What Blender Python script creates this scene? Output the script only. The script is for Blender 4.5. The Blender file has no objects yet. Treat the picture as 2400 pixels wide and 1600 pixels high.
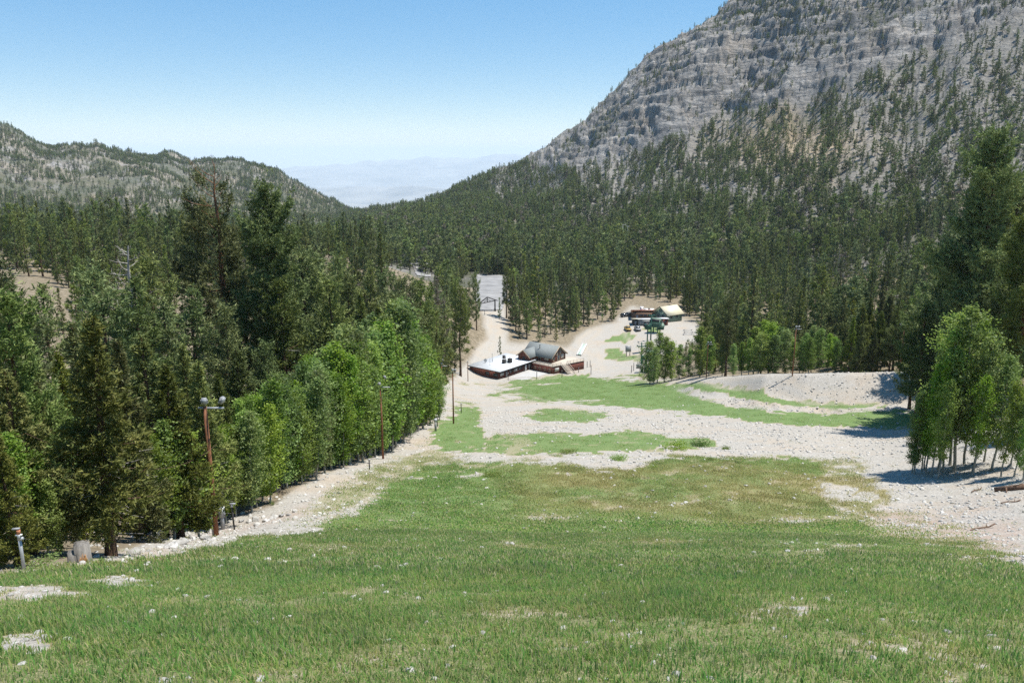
import bpy, math, random
import numpy as np
from mathutils import Vector

rng = np.random.default_rng(7)
random.seed(7)
scene = bpy.context.scene
COL = scene.collection

# ------------------------------------------------------------------ camera
FPX = 1884.0                       # focal length for a 2400 px wide frame
PITCH = math.radians(13.2)
cam_d = bpy.data.cameras.new('camera')
cam_d.sensor_width = 36.0
cam_d.lens = FPX / 2400.0 * 36.0
cam_d.clip_start = 0.1
cam_d.clip_end = 200000.0
cam = bpy.data.objects.new('camera', cam_d)
COL.objects.link(cam)
cam.location = (0, 0, 0)
cam.rotation_euler = (math.radians(90) - PITCH, 0, 0)
scene.camera = cam

# ------------------------------------------------------------------ sky and sun
SUN_EL = math.radians(69)
SUN_AZ = math.radians(80)          # clockwise from the view direction (+Y)
world = bpy.data.worlds.new('World')
scene.world = world
world.use_nodes = True
wn = world.node_tree
wn.nodes.clear()
sky = wn.nodes.new('ShaderNodeTexSky')
sky.sky_type = 'NISHITA'
sky.sun_disc = False
sky.sun_elevation = SUN_EL
sky.sun_rotation = SUN_AZ
sky.altitude = 2600
sky.air_density = 1.0
sky.dust_density = 0.3
sky.ozone_density = 2.5
bg = wn.nodes.new('ShaderNodeBackground')
bg.inputs['Strength'].default_value = 0.14
wo = wn.nodes.new('ShaderNodeOutputWorld')
hs = wn.nodes.new('ShaderNodeHueSaturation')
hs.inputs['Saturation'].default_value = 2.05
hs.inputs['Value'].default_value = 1.84
ga = wn.nodes.new('ShaderNodeGamma')
ga.inputs['Gamma'].default_value = 0.45
wn.links.new(sky.outputs['Color'], ga.inputs['Color'])
wn.links.new(ga.outputs['Color'], hs.inputs['Color'])
wn.links.new(hs.outputs['Color'], bg.inputs['Color'])
wn.links.new(bg.outputs[0], wo.inputs['Surface'])

sun_d = bpy.data.lights.new('sun', 'SUN')
sun_d.energy = 5.0
sun_d.angle = math.radians(0.53)
sun_d.color = (1.0, 0.955, 0.88)
sun = bpy.data.objects.new('sun', sun_d)
COL.objects.link(sun)
sdir = Vector((math.cos(SUN_EL) * math.sin(SUN_AZ), math.cos(SUN_EL) * math.cos(SUN_AZ), math.sin(SUN_EL)))
sun.rotation_euler = sdir.to_track_quat('Z', 'Y').to_euler()

vs = scene.view_settings
vs.view_transform = 'Standard'
vs.look = 'None'
vs.gamma = 1.0
vs.exposure = 0.62
vs.use_curve_mapping = False
cy = scene.cycles
cy.max_bounces = 6
cy.diffuse_bounces = 3
cy.glossy_bounces = 2
cy.transmission_bounces = 3
cy.transparent_max_bounces = 4
cy.volume_bounces = 1
cy.use_denoising = False
cy.sample_clamp_indirect = 8.0
cy.use_adaptive_sampling = True
cy.adaptive_threshold = 0.01

# ------------------------------------------------------------------ small helpers
def sstep(a, b, x):
    t = np.clip((x - a) / (b - a), 0, 1)
    return t * t * (3 - 2 * t)

def _hash(ix, iy, seed):
    h = (ix.astype(np.int64) * 374761393 + iy.astype(np.int64) * 668265263 + seed * 974634777) & 0xffffffff
    h = ((h ^ (h >> 13)) * 1274126177) & 0xffffffff
    h = h ^ (h >> 16)
    return (h & 0xffff).astype(np.float64) / 32767.5 - 1.0

def vnoise(x, y, seed=0):
    x = np.asarray(x, float); y = np.asarray(y, float)
    ix = np.floor(x); iy = np.floor(y)
    fx = x - ix; fy = y - iy
    fx = fx * fx * fx * (fx * (fx * 6 - 15) + 10)
    fy = fy * fy * fy * (fy * (fy * 6 - 15) + 10)
    a = _hash(ix, iy, seed); b = _hash(ix + 1, iy, seed)
    c = _hash(ix, iy + 1, seed); d = _hash(ix + 1, iy + 1, seed)
    return (a + (b - a) * fx) * (1 - fy) + (c + (d - c) * fx) * fy

def fbm(x, y, seed=0, oct=4, gain=0.5, ridged=False):
    s = 0.0; amp = 1.0; tot = 0.0
    for i in range(oct):
        n = vnoise(x * 2 ** i + 17.3 * i, y * 2 ** i - 9.7 * i, seed + i)
        if ridged:
            n = 1 - 2 * np.abs(n)
        s = s + amp * n; tot += amp; amp *= gain
    return s / tot

def mesh_from(name, verts, faces, mat=None, smooth=False, attrs=None):
    """verts (N,3) array, faces (M,3) or (M,4) array (or list of both), attrs name -> per-vertex values"""
    me = bpy.data.meshes.new(name)
    verts = np.asarray(verts, np.float32)
    if not isinstance(faces, (list, tuple)):
        faces = [faces]
    faces = [np.asarray(f, np.int32) for f in faces if len(f)]
    me.vertices.add(len(verts))
    me.vertices.foreach_set('co', verts.ravel())
    nl = sum(f.size for f in faces); nf = sum(len(f) for f in faces)
    me.loops.add(nl); me.polygons.add(nf)
    me.loops.foreach_set('vertex_index', np.concatenate([f.ravel() for f in faces]))
    tot = np.concatenate([np.full(len(f), f.shape[1], np.int32) for f in faces])
    start = np.concatenate([[0], np.cumsum(tot)[:-1]]).astype(np.int32)
    me.polygons.foreach_set('loop_start', start)
    if smooth:
        me.polygons.foreach_set('use_smooth', np.ones(nf, bool))
    me.update(calc_edges=True)
    if attrs:
        for k, v in attrs.items():
            v = np.asarray(v, np.float32)
            if v.ndim == 2:
                a = me.attributes.new(k, 'FLOAT_COLOR', 'POINT')
                c = np.ones((len(v), 4), np.float32); c[:, :3] = v[:, :3]
                a.data.foreach_set('color', c.ravel())
            else:
                a = me.attributes.new(k, 'FLOAT', 'POINT')
                a.data.foreach_set('value', v)
    if mat is not None:
        me.materials.append(mat)
    return me

def link(name, data, parent=None, loc=None, rot=None, scale=None):
    o = bpy.data.objects.new(name, data)
    COL.objects.link(o)
    if parent is not None:
        o.parent = parent
    if loc is not None: o.location = loc
    if rot is not None: o.rotation_euler = rot
    if scale is not None: o.scale = scale
    return o

def tag(o, label=None, cat=None, group=None, kind=None):
    if label: o['label'] = label
    if cat: o['category'] = cat
    if group: o['group'] = group
    if kind: o['kind'] = kind
    return o

def thing(name, label, cat, loc=(0, 0, 0), rotz=0.0, group=None):
    o = link(name, None, loc=loc, rot=(0, 0, rotz))
    o.empty_display_size = 0.2
    return tag(o, label, cat, group)

class MB:
    """collects shapes for ONE mesh object"""
    def __init__(s):
        s.v = []; s.f3 = []; s.f4 = []; s.n = 0
    def add(s, v, f3=(), f4=()):
        s.v.append(np.asarray(v, float).reshape(-1, 3))
        s.f3 += [tuple(i + s.n for i in f) for f in f3]
        s.f4 += [tuple(i + s.n for i in f) for f in f4]
        s.n += len(s.v[-1])
        return s
    def box(s, c, d, rz=0.0, taper=1.0, rx=0.0):
        x, y, z = [k / 2 for k in d]
        p = np.array([[-x, -y, -z], [x, -y, -z], [x, y, -z], [-x, y, -z],
                      [-x * taper, -y * taper, z], [x * taper, -y * taper, z], [x * taper, y * taper, z], [-x * taper, y * taper, z]])
        if rx:
            cx, sx = math.cos(rx), math.sin(rx)
            p = p @ np.array([[1, 0, 0], [0, cx, sx], [0, -sx, cx]])
        if rz:
            cz, sz = math.cos(rz), math.sin(rz)
            p = p @ np.array([[cz, sz, 0], [-sz, cz, 0], [0, 0, 1]])
        return s.add(p + np.asarray(c, float), f4=[(0, 3, 2, 1), (4, 5, 6, 7), (0, 1, 5, 4), (1, 2, 6, 5), (2, 3, 7, 6), (3, 0, 4, 7)])
    def tube(s, p0, p1, r0, r1=None, n=8, cap=True):
        r1 = r0 if r1 is None else r1
        p0 = np.asarray(p0, float); p1 = np.asarray(p1, float)
        d = p1 - p0; L = np.linalg.norm(d); d = d / max(L, 1e-9)
        a = np.cross(d, [0, 0, 1.0])
        if np.linalg.norm(a) < 1e-3: a = np.array([1.0, 0, 0])
        a /= np.linalg.norm(a); b = np.cross(d, a)
        t = np.arange(n) * 2 * math.pi / n
        ring = np.cos(t)[:, None] * a + np.sin(t)[:, None] * b
        v = np.vstack([p0 + ring * r0, p1 + ring * r1])
        f4 = [(i, (i + 1) % n, n + (i + 1) % n, n + i) for i in range(n)]
        f3 = []
        if cap:
            v = np.vstack([v, p0, p1])
            for i in range(n):
                f3 += [(2 * n, (i + 1) % n, i), (2 * n + 1, n + i, n + (i + 1) % n)]
        return s.add(v, f3, f4)
    def path(s, pts, r, n=5):
        for i in range(len(pts) - 1):
            s.tube(pts[i], pts[i + 1], r, r, n, cap=(i in (0, len(pts) - 2)))
        return s
    def prism(s, poly, z0, z1):
        """vertical prism over a convex-or-not polygon (fan from the centroid)"""
        poly = np.asarray(poly, float); n = len(poly)
        c = poly.mean(0)
        v = [(x, y, z0) for x, y in poly] + [(x, y, z1) for x, y in poly] + [(c[0], c[1], z0), (c[0], c[1], z1)]
        f4 = [(i, (i + 1) % n, n + (i + 1) % n, n + i) for i in range(n)]
        f3 = [(2 * n, (i + 1) % n, i) for i in range(n)] + [(2 * n + 1, n + i, n + (i + 1) % n) for i in range(n)]
        return s.add(v, f3, f4)
    def quad(s, a, b, c, d):
        return s.add([a, b, c, d], f4=[(0, 1, 2, 3)])
    def slab(s, a, b, c, d, t):
        """a thick sheet: quad a b c d extruded by t along its normal"""
        a, b, c, d = [np.asarray(k, float) for k in (a, b, c, d)]
        nrm = np.cross(b - a, d - a); nrm /= np.linalg.norm(nrm)
        v = [a, b, c, d, a + nrm * t, b + nrm * t, c + nrm * t, d + nrm * t]
        return s.add(v, f4=[(0, 3, 2, 1), (4, 5, 6, 7), (0, 1, 5, 4), (1, 2, 6, 5), (2, 3, 7, 6), (3, 0, 4, 7)])
    def mesh(s, name, mat, smooth=False):
        f = []
        if s.f3: f.append(np.array(s.f3))
        if s.f4: f.append(np.array(s.f4))
        return mesh_from(name, np.vstack(s.v), f, mat, smooth)
    def build(s, name, mat, parent=None, smooth=False):
        return link(name, s.mesh(name, mat, smooth), parent)

# ------------------------------------------------------------------ node material helpers
def new_mat(name):
    m = bpy.data.materials.new(name)
    m.use_nodes = True
    nt = m.node_tree
    nt.nodes.clear()
    out = nt.nodes.new('ShaderNodeOutputMaterial')
    return m, nt, out

def N(nt, t, **kw):
    n = nt.nodes.new(t)
    for k, v in kw.items():
        if k in ('operation', 'blend_type', 'data_type', 'attribute_name', 'noise_dimensions', 'feature', 'attribute_type', 'wave_type', 'bands_direction', 'clamp_factor', 'use_clamp', 'distance'):
            setattr(n, k, v)
        else:
            n.inputs[k.replace('_', ' ')].default_value = v
    return n

def noise(nt, vec, scale, detail=4.0, rough=0.55, dist=0.0):
    n = nt.nodes.new('ShaderNodeTexNoise')
    n.inputs['Scale'].default_value = scale
    n.inputs['Detail'].default_value = detail
    n.inputs['Roughness'].default_value = rough
    n.inputs['Distortion'].default_value = dist
    if vec is not None: nt.links.new(vec, n.inputs['Vector'])
    return n.outputs['Fac']

def ramp(nt, fac, stops):
    r = nt.nodes.new('ShaderNodeValToRGB')
    el = r.color_ramp.elements
    while len(el) > 1: el.remove(el[-1])
    for i, (p, c) in enumerate(stops):
        e = el[0] if i == 0 else el.new(p)
        e.position = p
        e.color = (c, c, c, 1) if isinstance(c, (int, float)) else (*c, 1)
    nt.links.new(fac, r.inputs['Fac'])
    return r.outputs['Color']

def mix(nt, fac, a, b, mode='MIX'):
    m = nt.nodes.new('ShaderNodeMix')
    m.data_type = 'RGBA'; m.blend_type = mode
    for sock, v in ((m.inputs[0], fac), (m.inputs[6], a), (m.inputs[7], b)):
        if isinstance(v, bpy.types.NodeSocket): nt.links.new(v, sock)
        elif isinstance(v, (int, float)): sock.default_value = v if sock.type == 'VALUE' else (v, v, v, 1)
        else: sock.default_value = (*v, 1)
    return m.outputs[2]

def mth(nt, op, a, b=0.0, c=None, clamp=False):
    m = nt.nodes.new('ShaderNodeMath'); m.operation = op; m.use_clamp = clamp
    for i, v in enumerate((a, b, c)):
        if v is None: continue
        if isinstance(v, bpy.types.NodeSocket): nt.links.new(v, m.inputs[i])
        else: m.inputs[i].default_value = v
    return m.outputs[0]

def attr(nt, name, typ='GEOMETRY'):
    a = nt.nodes.new('ShaderNodeAttribute'); a.attribute_name = name; a.attribute_type = typ
    return a

def geo_pos(nt):
    return nt.nodes.new('ShaderNodeNewGeometry').outputs['Position']

def bump(nt, height, strength, dist):
    b = nt.nodes.new('ShaderNodeBump')
    b.inputs['Strength'].default_value = strength
    b.inputs['Distance'].default_value = dist
    nt.links.new(height, b.inputs['Height'])
    return b.outputs['Normal']

def principled(nt, out, color, rough=0.8, normal=None, metal=0.0, spec=0.3):
    p = nt.nodes.new('ShaderNodeBsdfPrincipled')
    if isinstance(color, bpy.types.NodeSocket): nt.links.new(color, p.inputs['Base Color'])
    else: p.inputs['Base Color'].default_value = (*color, 1)
    if isinstance(rough, bpy.types.NodeSocket): nt.links.new(rough, p.inputs['Roughness'])
    else: p.inputs['Roughness'].default_value = rough
    p.inputs['Metallic'].default_value = metal
    p.inputs['Specular IOR Level'].default_value = spec
    if normal is not None: nt.links.new(normal, p.inputs['Normal'])
    nt.links.new(p.outputs[0], out.inputs['Surface'])
    return p

def simple_mat(name, col, rough=0.7, var=0.25, scale=3.0, metal=0.0, bstr=0.15, spec=0.3):
    """paint, wood, metal ...: a base colour with grain and wear"""
    m, nt, out = new_mat(name)
    tc = nt.nodes.new('ShaderNodeTexCoord').outputs['Object']
    n1 = noise(nt, tc, scale, 5.0, 0.65)
    dark = tuple(c * (1 - var) for c in col); light = tuple(min(1, c * (1 + var)) for c in col)
    c = ramp(nt, n1, [(0.3, dark), (0.7, light)])
    principled(nt, out, c, rough, bump(nt, noise(nt, tc, scale * 6, 3.0), bstr, 0.02), metal, spec)
    return m

# ------------------------------------------------------------------ picture rays onto the place
CP, SP = math.cos(PITCH), math.sin(PITCH)
def tanv(v):
    q = (np.asarray(v, float) - 800) / FPX
    return (-SP - q * CP) / (CP - q * SP)         # z / y of the ray
def au(u, v):
    q = (np.asarray(v, float) - 800) / FPX
    return ((np.asarray(u, float) - 1200) / FPX) / (CP - q * SP)   # x / y of the ray
def pt(u, v, y):
    return np.array([au(u, v) * y, y, tanv(v) * y])
def on_plane(u, v, z):
    y = z / float(tanv(v))
    return np.array([float(au(u, v)) * y, y, z])
def to_px(x, y, z):
    y = np.maximum(y, 0.05)
    t = z / y
    q = -(SP + t * CP) / (CP - t * SP)
    # z/y = (-SP-q CP)/(CP-q SP)  ->  q = (-SP - t CP)/(CP - t SP)
    v = 800 + FPX * q
    u = 1200 + FPX * (x / y) * (CP - q * SP)
    return u, v
# ------------------------------------------------------------------ the lie of the land (z as a function of x and y, camera at the origin)
_py = np.array([0, 10, 20, 30, 38, 44, 50, 56, 64, 90, 130, 180, 230, 265, 300, 340, 400, 500, 700, 1000, 1600, 2600, 4000])
_pz = np.array([-1.65, -6.35, -11.05, -15.75, -19.45, -22.1, -24.4, -26.3, -28.5, -34.9, -44.4, -56.4, -68.3, -76.0, -78.0, -76.5, -75, -75, -80, -90, -110, -200, -300.])
def z0(y):
    return np.interp(y, _py, _pz)

CTRL = [
 # (u, v, y) traced ground
 (0, 1340, 18.5), (240, 1310, 22), (508, 1255, 46), (700, 1150, 62), (880, 1075, 88), (1010, 992, 124), (1060, 990, 127),
 (2230, 1110, 72), (2390, 1150, 60), (2390, 1290, 33), (1200, 1250, 44), (1700, 1250, 44), (1200, 1100, 77), (1700, 1100, 77),
 (1200, 1000, 120), (1700, 1010, 113), (2100, 1040, 98), (1200, 930, 185), (1500, 935, 165), (1900, 1000, 116),
 # berm on the far side of the meadow
 (1653, 902, 168), (1787, 925, 147), (1883, 945, 140), (1978, 949, 137.5), (2093, 948, 135.5), (2250, 950, 132),
 (1730, 954, 141), (1883, 966, 134), (2074, 966, 131), (1600, 926, 165),
 (1710, 870, 190), (1863, 872, 172), (1997, 870, 166), (2131, 868, 162), (2300, 850, 165),
 (1700, 850, 235), (2100, 800, 260), (2300, 780, 240), (1900, 820, 230), (2380, 900, 105), (2380, 980, 90),
 # lodge flat, road, base area
 (1130, 893, 258), (1250, 885, 264), (1300, 872, 276), (1090, 880, 264), (1380, 866, 280), (1450, 852, 296), (1500, 872, 268), (1560, 885, 225),
 (1420, 800, 336), (1480, 762, 362), (1600, 765, 358), (1550, 742, 376), (1650, 702, 432), (1450, 735, 385),
 (1130, 820, 300), (1160, 745, 355), (1145, 722, 378), (1110, 680, 435), (1165, 680, 435), (1150, 645, 505), (1300, 700, 430), (1300, 650, 540),
 (1400, 700, 425), (1230, 790, 330),
 # hill on the left
 (950, 800, 232), (1070, 790, 296), (1060, 740, 325), (820, 760, 260), (900, 700, 270), (700, 620, 350), (800, 660, 310),
 (60, 690, 200), (150, 650, 255), (430, 745, 190), (440, 700, 230), (300, 600, 330), (100, 575, 420), (300, 600, 600), (600, 600, 520),
 (985, 610, 570), (1000, 645, 500), (930, 600, 590), (-200, 640, 220), (-200, 580, 420),
 (300, 1010, 100), (300, 900, 140), (600, 960, 130), (0, 1050, 70), (0, 900, 120), (700, 880, 170), (-200, 1000, 70),
 # valley and pass
 (1150, 600, 620), (1400, 600, 620), (1400, 540, 800), (1250, 500, 1000), (1250, 430, 1300), (1000, 520, 1000), (870, 545, 1000), (700, 575, 900),
 (1000, 482, 1450), (865, 499, 1700), (1090, 438, 1500), (1250, 368, 1500), (1190, 393, 1520),
 # right mountain
 (1700, 650, 500), (1700, 600, 560), (1700, 500, 700), (1700, 400, 850), (1700, 320, 970), (1700, 270, 1020), (1700, 190, 1065), (1700, 100, 1110), (1720, 60, 1160), (1780, -20, 1230),
 (1500, 600, 600), (1500, 500, 800), (1500, 400, 980), (1480, 330, 1080), (1500, 240, 1140), (1535, 180, 1170), (1568, 125, 1210), (1630, 85, 1240), (1455, 240, 1190), (1385, 296, 1260), (1290, 352, 1400), (1370, 380, 1100),
 (1700, 45, 1230),
 (1900, 700, 400), (1900, 600, 510), (1900, 500, 620), (1900, 400, 730), (1900, 300, 850), (1900, 230, 920), (1900, 150, 965), (1900, 60, 1010), (1900, -40, 1080), (1900, -120, 1200),
 (2150, 650, 420), (2150, 550, 500), (2150, 450, 590), (2150, 350, 680), (2150, 250, 770), (2150, 150, 860), (2150, 80, 905), (2150, 0, 950), (2150, -100, 1050),
 (2390, 650, 380), (2390, 500, 490), (2390, 400, 560), (2390, 300, 640), (2390, 200, 720), (2390, 100, 790), (2390, 40, 830), (2390, -60, 900), (2390, -150, 1000),
 (2650, 500, 450), (2650, 200, 680), (2650, 0, 850),
 # behind the ridges
 (1090, 520, 2300), (1250, 470, 2100), (1400, 380, 1900), (1545, 260, 1800), (1700, 120, 1800), (1900, 30, 1800), (2300, -20, 1700), (1000, 560, 2200), (865, 570, 2500),
 # left mountain
 (200, 578, 950), (600, 572, 1050), (0, 580, 900), (200, 500, 1300), (200, 425, 1550), (200, 375, 1850), (0, 500, 1150), (0, 400, 1500),
 (450, 510, 1400), (450, 430, 1750), (650, 515, 1500), (600, 450, 1800), (735, 500, 1900), (780, 515, 1700),
 (0, 288, 1900), (92, 334, 1950), (286, 359, 2050), (357, 369, 2100), (490, 379, 2200), (571, 385, 2250), (663, 410, 2300), (735, 451, 2300), (806, 482, 2250), (840, 495, 2150),
 (-150, 240, 1850), (-150, 450, 1200),
 (0, 380, 2700), (286, 450, 2800), (571, 470, 3000), (735, 540, 3000), (806, 560, 3000),
]
_c = np.array(CTRL, float)
_ca = au(_c[:, 0], _c[:, 1]); _cs = np.log(_c[:, 2]); _cr = tanv(_c[:, 1]) - z0(_c[:, 2]) / _c[:, 2]
_extra = [(a, math.log(y), 0.0) for y in (3, 6, 10, 16, 26) for a in (-1.0, -0.5, 0, 0.5, 1.0)]
_extra += [(a, math.log(y), 0.0) for y in (38,) for a in (-0.4, 0, 0.4)]
_ca = np.concatenate([_ca, [e[0] for e in _extra]]); _cs = np.concatenate([_cs, [e[1] for e in _extra]]); _cr = np.concatenate([_cr, [e[2] for e in _extra]])
AK = 3.2
def _phi(r2):
    return 0.5 * r2 * np.log(np.maximum(r2, 1e-12))
_X = np.stack([_ca * AK, _cs], 1)
_n = len(_X)
_K = _phi(((_X[:, None] - _X[None]) ** 2).sum(-1)) + np.eye(_n) * 3e-5
_P = np.column_stack([np.ones(_n), _X])
_A = np.block([[_K, _P], [_P.T, np.zeros((3, 3))]])
_w = np.linalg.solve(_A, np.concatenate([_cr, np.zeros(3)]))

def H_smooth(x, y):
    x = np.asarray(x, float); y = np.asarray(y, float)
    shp = np.broadcast(x, y).shape
    x = np.broadcast_to(x, shp).ravel(); y = np.broadcast_to(y, shp).ravel()
    yy = np.maximum(y, 2.0)
    a = np.clip(x / yy, -1.05, 1.05) * AK
    s = np.log(yy)
    out = np.empty(len(x))
    for i in range(0, len(x), 20000):
        j = slice(i, i + 20000)
        r2 = (a[j, None] - _X[None, :, 0]) ** 2 + (s[j, None] - _X[None, :, 1]) ** 2
        out[j] = _phi(r2) @ _w[:_n] + _w[_n] + a[j] * _w[_n + 1] + s[j] * _w[_n + 2]
    z = z0(np.maximum(y, 0)) + out * yy * sstep(2, 8, y) + np.where(y < 0, -0.47 * y, 0)
    return z.reshape(shp)

# polygons are traced once and then live on the ground as world-space zones
def poly_sd(u, v, poly):
    """signed distance in traced units, positive inside"""
    p = np.asarray(poly, float)
    d = np.full(u.shape, 1e9); inside = np.zeros(u.shape, bool)
    for i in range(len(p)):
        ax, ay = p[i]; bx, by = p[(i + 1) % len(p)]
        ex, ey = bx - ax, by - ay
        t = np.clip(((u - ax) * ex + (v - ay) * ey) / max(ex * ex + ey * ey, 1e-9), 0, 1)
        d = np.minimum(d, np.hypot(u - ax - t * ex, v - ay - t * ey))
        c = ((ay > v) != (by > v))
        with np.errstate(divide='ignore', invalid='ignore'):
            xi = ax + (v - ay) / (by - ay if by != ay else 1e-9) * ex
        inside ^= c & (u < xi)
    return np.where(inside, d, -d)

CLIFF = [(1225, 375), (1290, 322), (1385, 262), (1500, 150), (1530, 80), (1650, 10), (1760, -120), (2800, -200), (2800, 40), (2390, 55), (2250, 90), (2100, 140), (1980, 190), (1860, 235), (1700, 262), (1560, 320), (1450, 355), (1330, 395)]
CUT_TOP = [(1575, 909), (1650, 916), (1730, 934), (1800, 944), (1883, 953), (1978, 958), (2093, 953)]

_bu = np.array([1560, 1600, 1653, 1787, 1883, 1978, 2093, 2250, 2400.])
_bvf = np.array([888, 893, 902, 925, 945, 949, 948, 950, 955.]); _byf = np.array([178, 172, 167, 147, 140, 137.5, 135.5, 132, 129.])
_bvc = np.array([887, 888, 884, 880.5, 879.5, 878, 876, 878, 880.]); _byc = np.array([180, 175, 171.5, 153.5, 147.5, 145, 143, 139.5, 136.])
_ba = au(_bu, _bvf)
def berm(x, y, z):
    """the long gravel bank thrown up on the far side of the meadow"""
    a = x / np.maximum(y, 1)
    k = (y > 125) & (y < 200) & (a > _ba[0]) & (a < _ba[-1])
    if not np.any(k): return z
    a = a[k]; yk = y[k]; zk = z[k]
    yf = np.interp(a, _ba, _byf); yc = np.interp(a, _ba, _byc); vf = np.interp(a, _ba, _bvf); vc = np.interp(a, _ba, _bvc)
    zf = tanv(vf) * yf; zc = tanv(vc) * yc
    t = (yk - yf) / (yc - yf)
    up = zf + (zc - zf) * t
    back = zc - 0.30 * (yk - yc - 1.5)
    zb = np.where(t < 1, up, np.minimum(zc, back))
    w = sstep(_ba[0], _ba[3], a) * sstep(_ba[-1], _ba[-2], a)
    zn = np.where(t > 0, np.maximum(zk, zb), zk)
    z = z.copy(); z[k] = zk + (zn - zk) * w
    return z

def H(x, y, detail=True):
    """ground height with relief"""
    x = np.asarray(x, float); y = np.asarray(y, float)
    z = H_smooth(x, y)
    d = np.hypot(x, y)
    u, v = to_px(x, y, z)
    z = berm(x, y, z)
    # small bumps near by, larger further off
    near = sstep(3, 12, y)
    z = z + near * (0.10 * fbm(x / 3.1, y / 3.1, 11, 4) + 0.25 * fbm(x / 14, y / 14, 12, 3) * sstep(10, 40, y) * sstep(150, 105, y))
    open_flat = np.maximum(sstep(0, 25, poly_sd(u, v, [(960, 900), (1600, 860), (1640, 700), (1080, 620), (900, 590), (1000, 700)])), sstep(-25, 5, poly_sd(u, v, OPEN))) * (y < 620)
    hilly = sstep(90, 320, d) * (1 - open_flat)
    z = z + hilly * 2.0 * fbm(x / 40, y / 40, 21, 4)
    far = sstep(420, 800, d)
    z = z + far * 9.0 * fbm(x / 120, y / 120, 31, 5)
    # spurs and gullies that run down the mountain sides
    a = x / np.maximum(y, 1)
    gul = fbm(a * 26, np.log(np.maximum(y, 1)) * 5, 41, 4, ridged=True)
    z = z + far * (gul - 0.2) * 7.0
    m = sstep(-25, 25, poly_sd(u, v, CLIFF)) * (y > 600)
    leftm = sstep(1250, 1500, y) * (a < -0.2)
    z = z + sstep(1400, 1900, y) * sstep(-0.17, -0.22, a) * (26 * fbm(a * 16, y / 900, 42, 3) + 10 * fbm(a * 60, y / 300, 43, 3))
    rough = np.maximum(m, 0.55 * leftm)
    if np.any(rough > 0):
        r1 = fbm(x / 110 + 3, y / 110, 51, 6, 0.55, ridged=True)
        r2 = fbm(a * 60, z / 60.0, 61, 5, 0.55)
        z = z + rough * (16 * (r1 - 0.25) + 6 * r2)
        wob = 30 * fbm(x / 190, y / 190, 71, 4) - 0.13 * x
        blk = 5 * _hash(np.floor(a * 70 + 2 * fbm(x / 40, y / 40, 72, 2)), np.floor(z / 55), 73)
        for P, A in ((44.0, 0.14), (23.0, 0.30), (12.0, 0.55), (6.0, 0.7)):
            brk = 0.25 + 0.75 * sstep(-0.3, 0.3, fbm(x / 55 + P, y / 55, 81 + int(P), 3))
            t = (z + wob + blk * P / 46) / P + 0.35 * vnoise(z / P * 0.37, a * 14, 85)
            fr = t - np.floor(t)
            z = z + m * brk * A * P * (sstep(0.38, 0.62, fr) - fr)
        crack = fbm(a * 70 + 0.02 * z, z / 120.0, 91, 4, 0.6, ridged=True)
        z = z - m * 4.0 * sstep(0.4, 0.8, crack)
        z = z + m * (1.6 * fbm(x / 8, y / 8, 95, 2) + 1.5 * fbm(x / 5, y / 5, 96, 3, ridged=True))
    return z

def ground_hit(u, v, ymax=700.0):
    """where the ray through a traced point meets the ground"""
    ys = np.exp(np.linspace(math.log(3), math.log(ymax), 1400))
    xs = au(u, v) * ys; zs = tanv(v) * ys
    hz = H(xs, ys)
    below = zs < hz
    i = int(np.argmax(below)) if below.any() else len(ys) - 1
    y0, y1 = ys[max(i - 1, 0)], ys[i]
    for _ in range(18):
        ym = 0.5 * (y0 + y1)
        if tanv(v) * ym < H(np.array([float(au(u, v)) * ym]), np.array([ym]))[0]: y1 = ym
        else: y0 = ym
    return np.array([float(au(u, v)) * y1, y1, float(H(np.array([float(au(u, v)) * y1]), np.array([y1]))[0])])

def gz(x, y):
    return float(H(np.array([x]), np.array([y]))[0])

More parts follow.
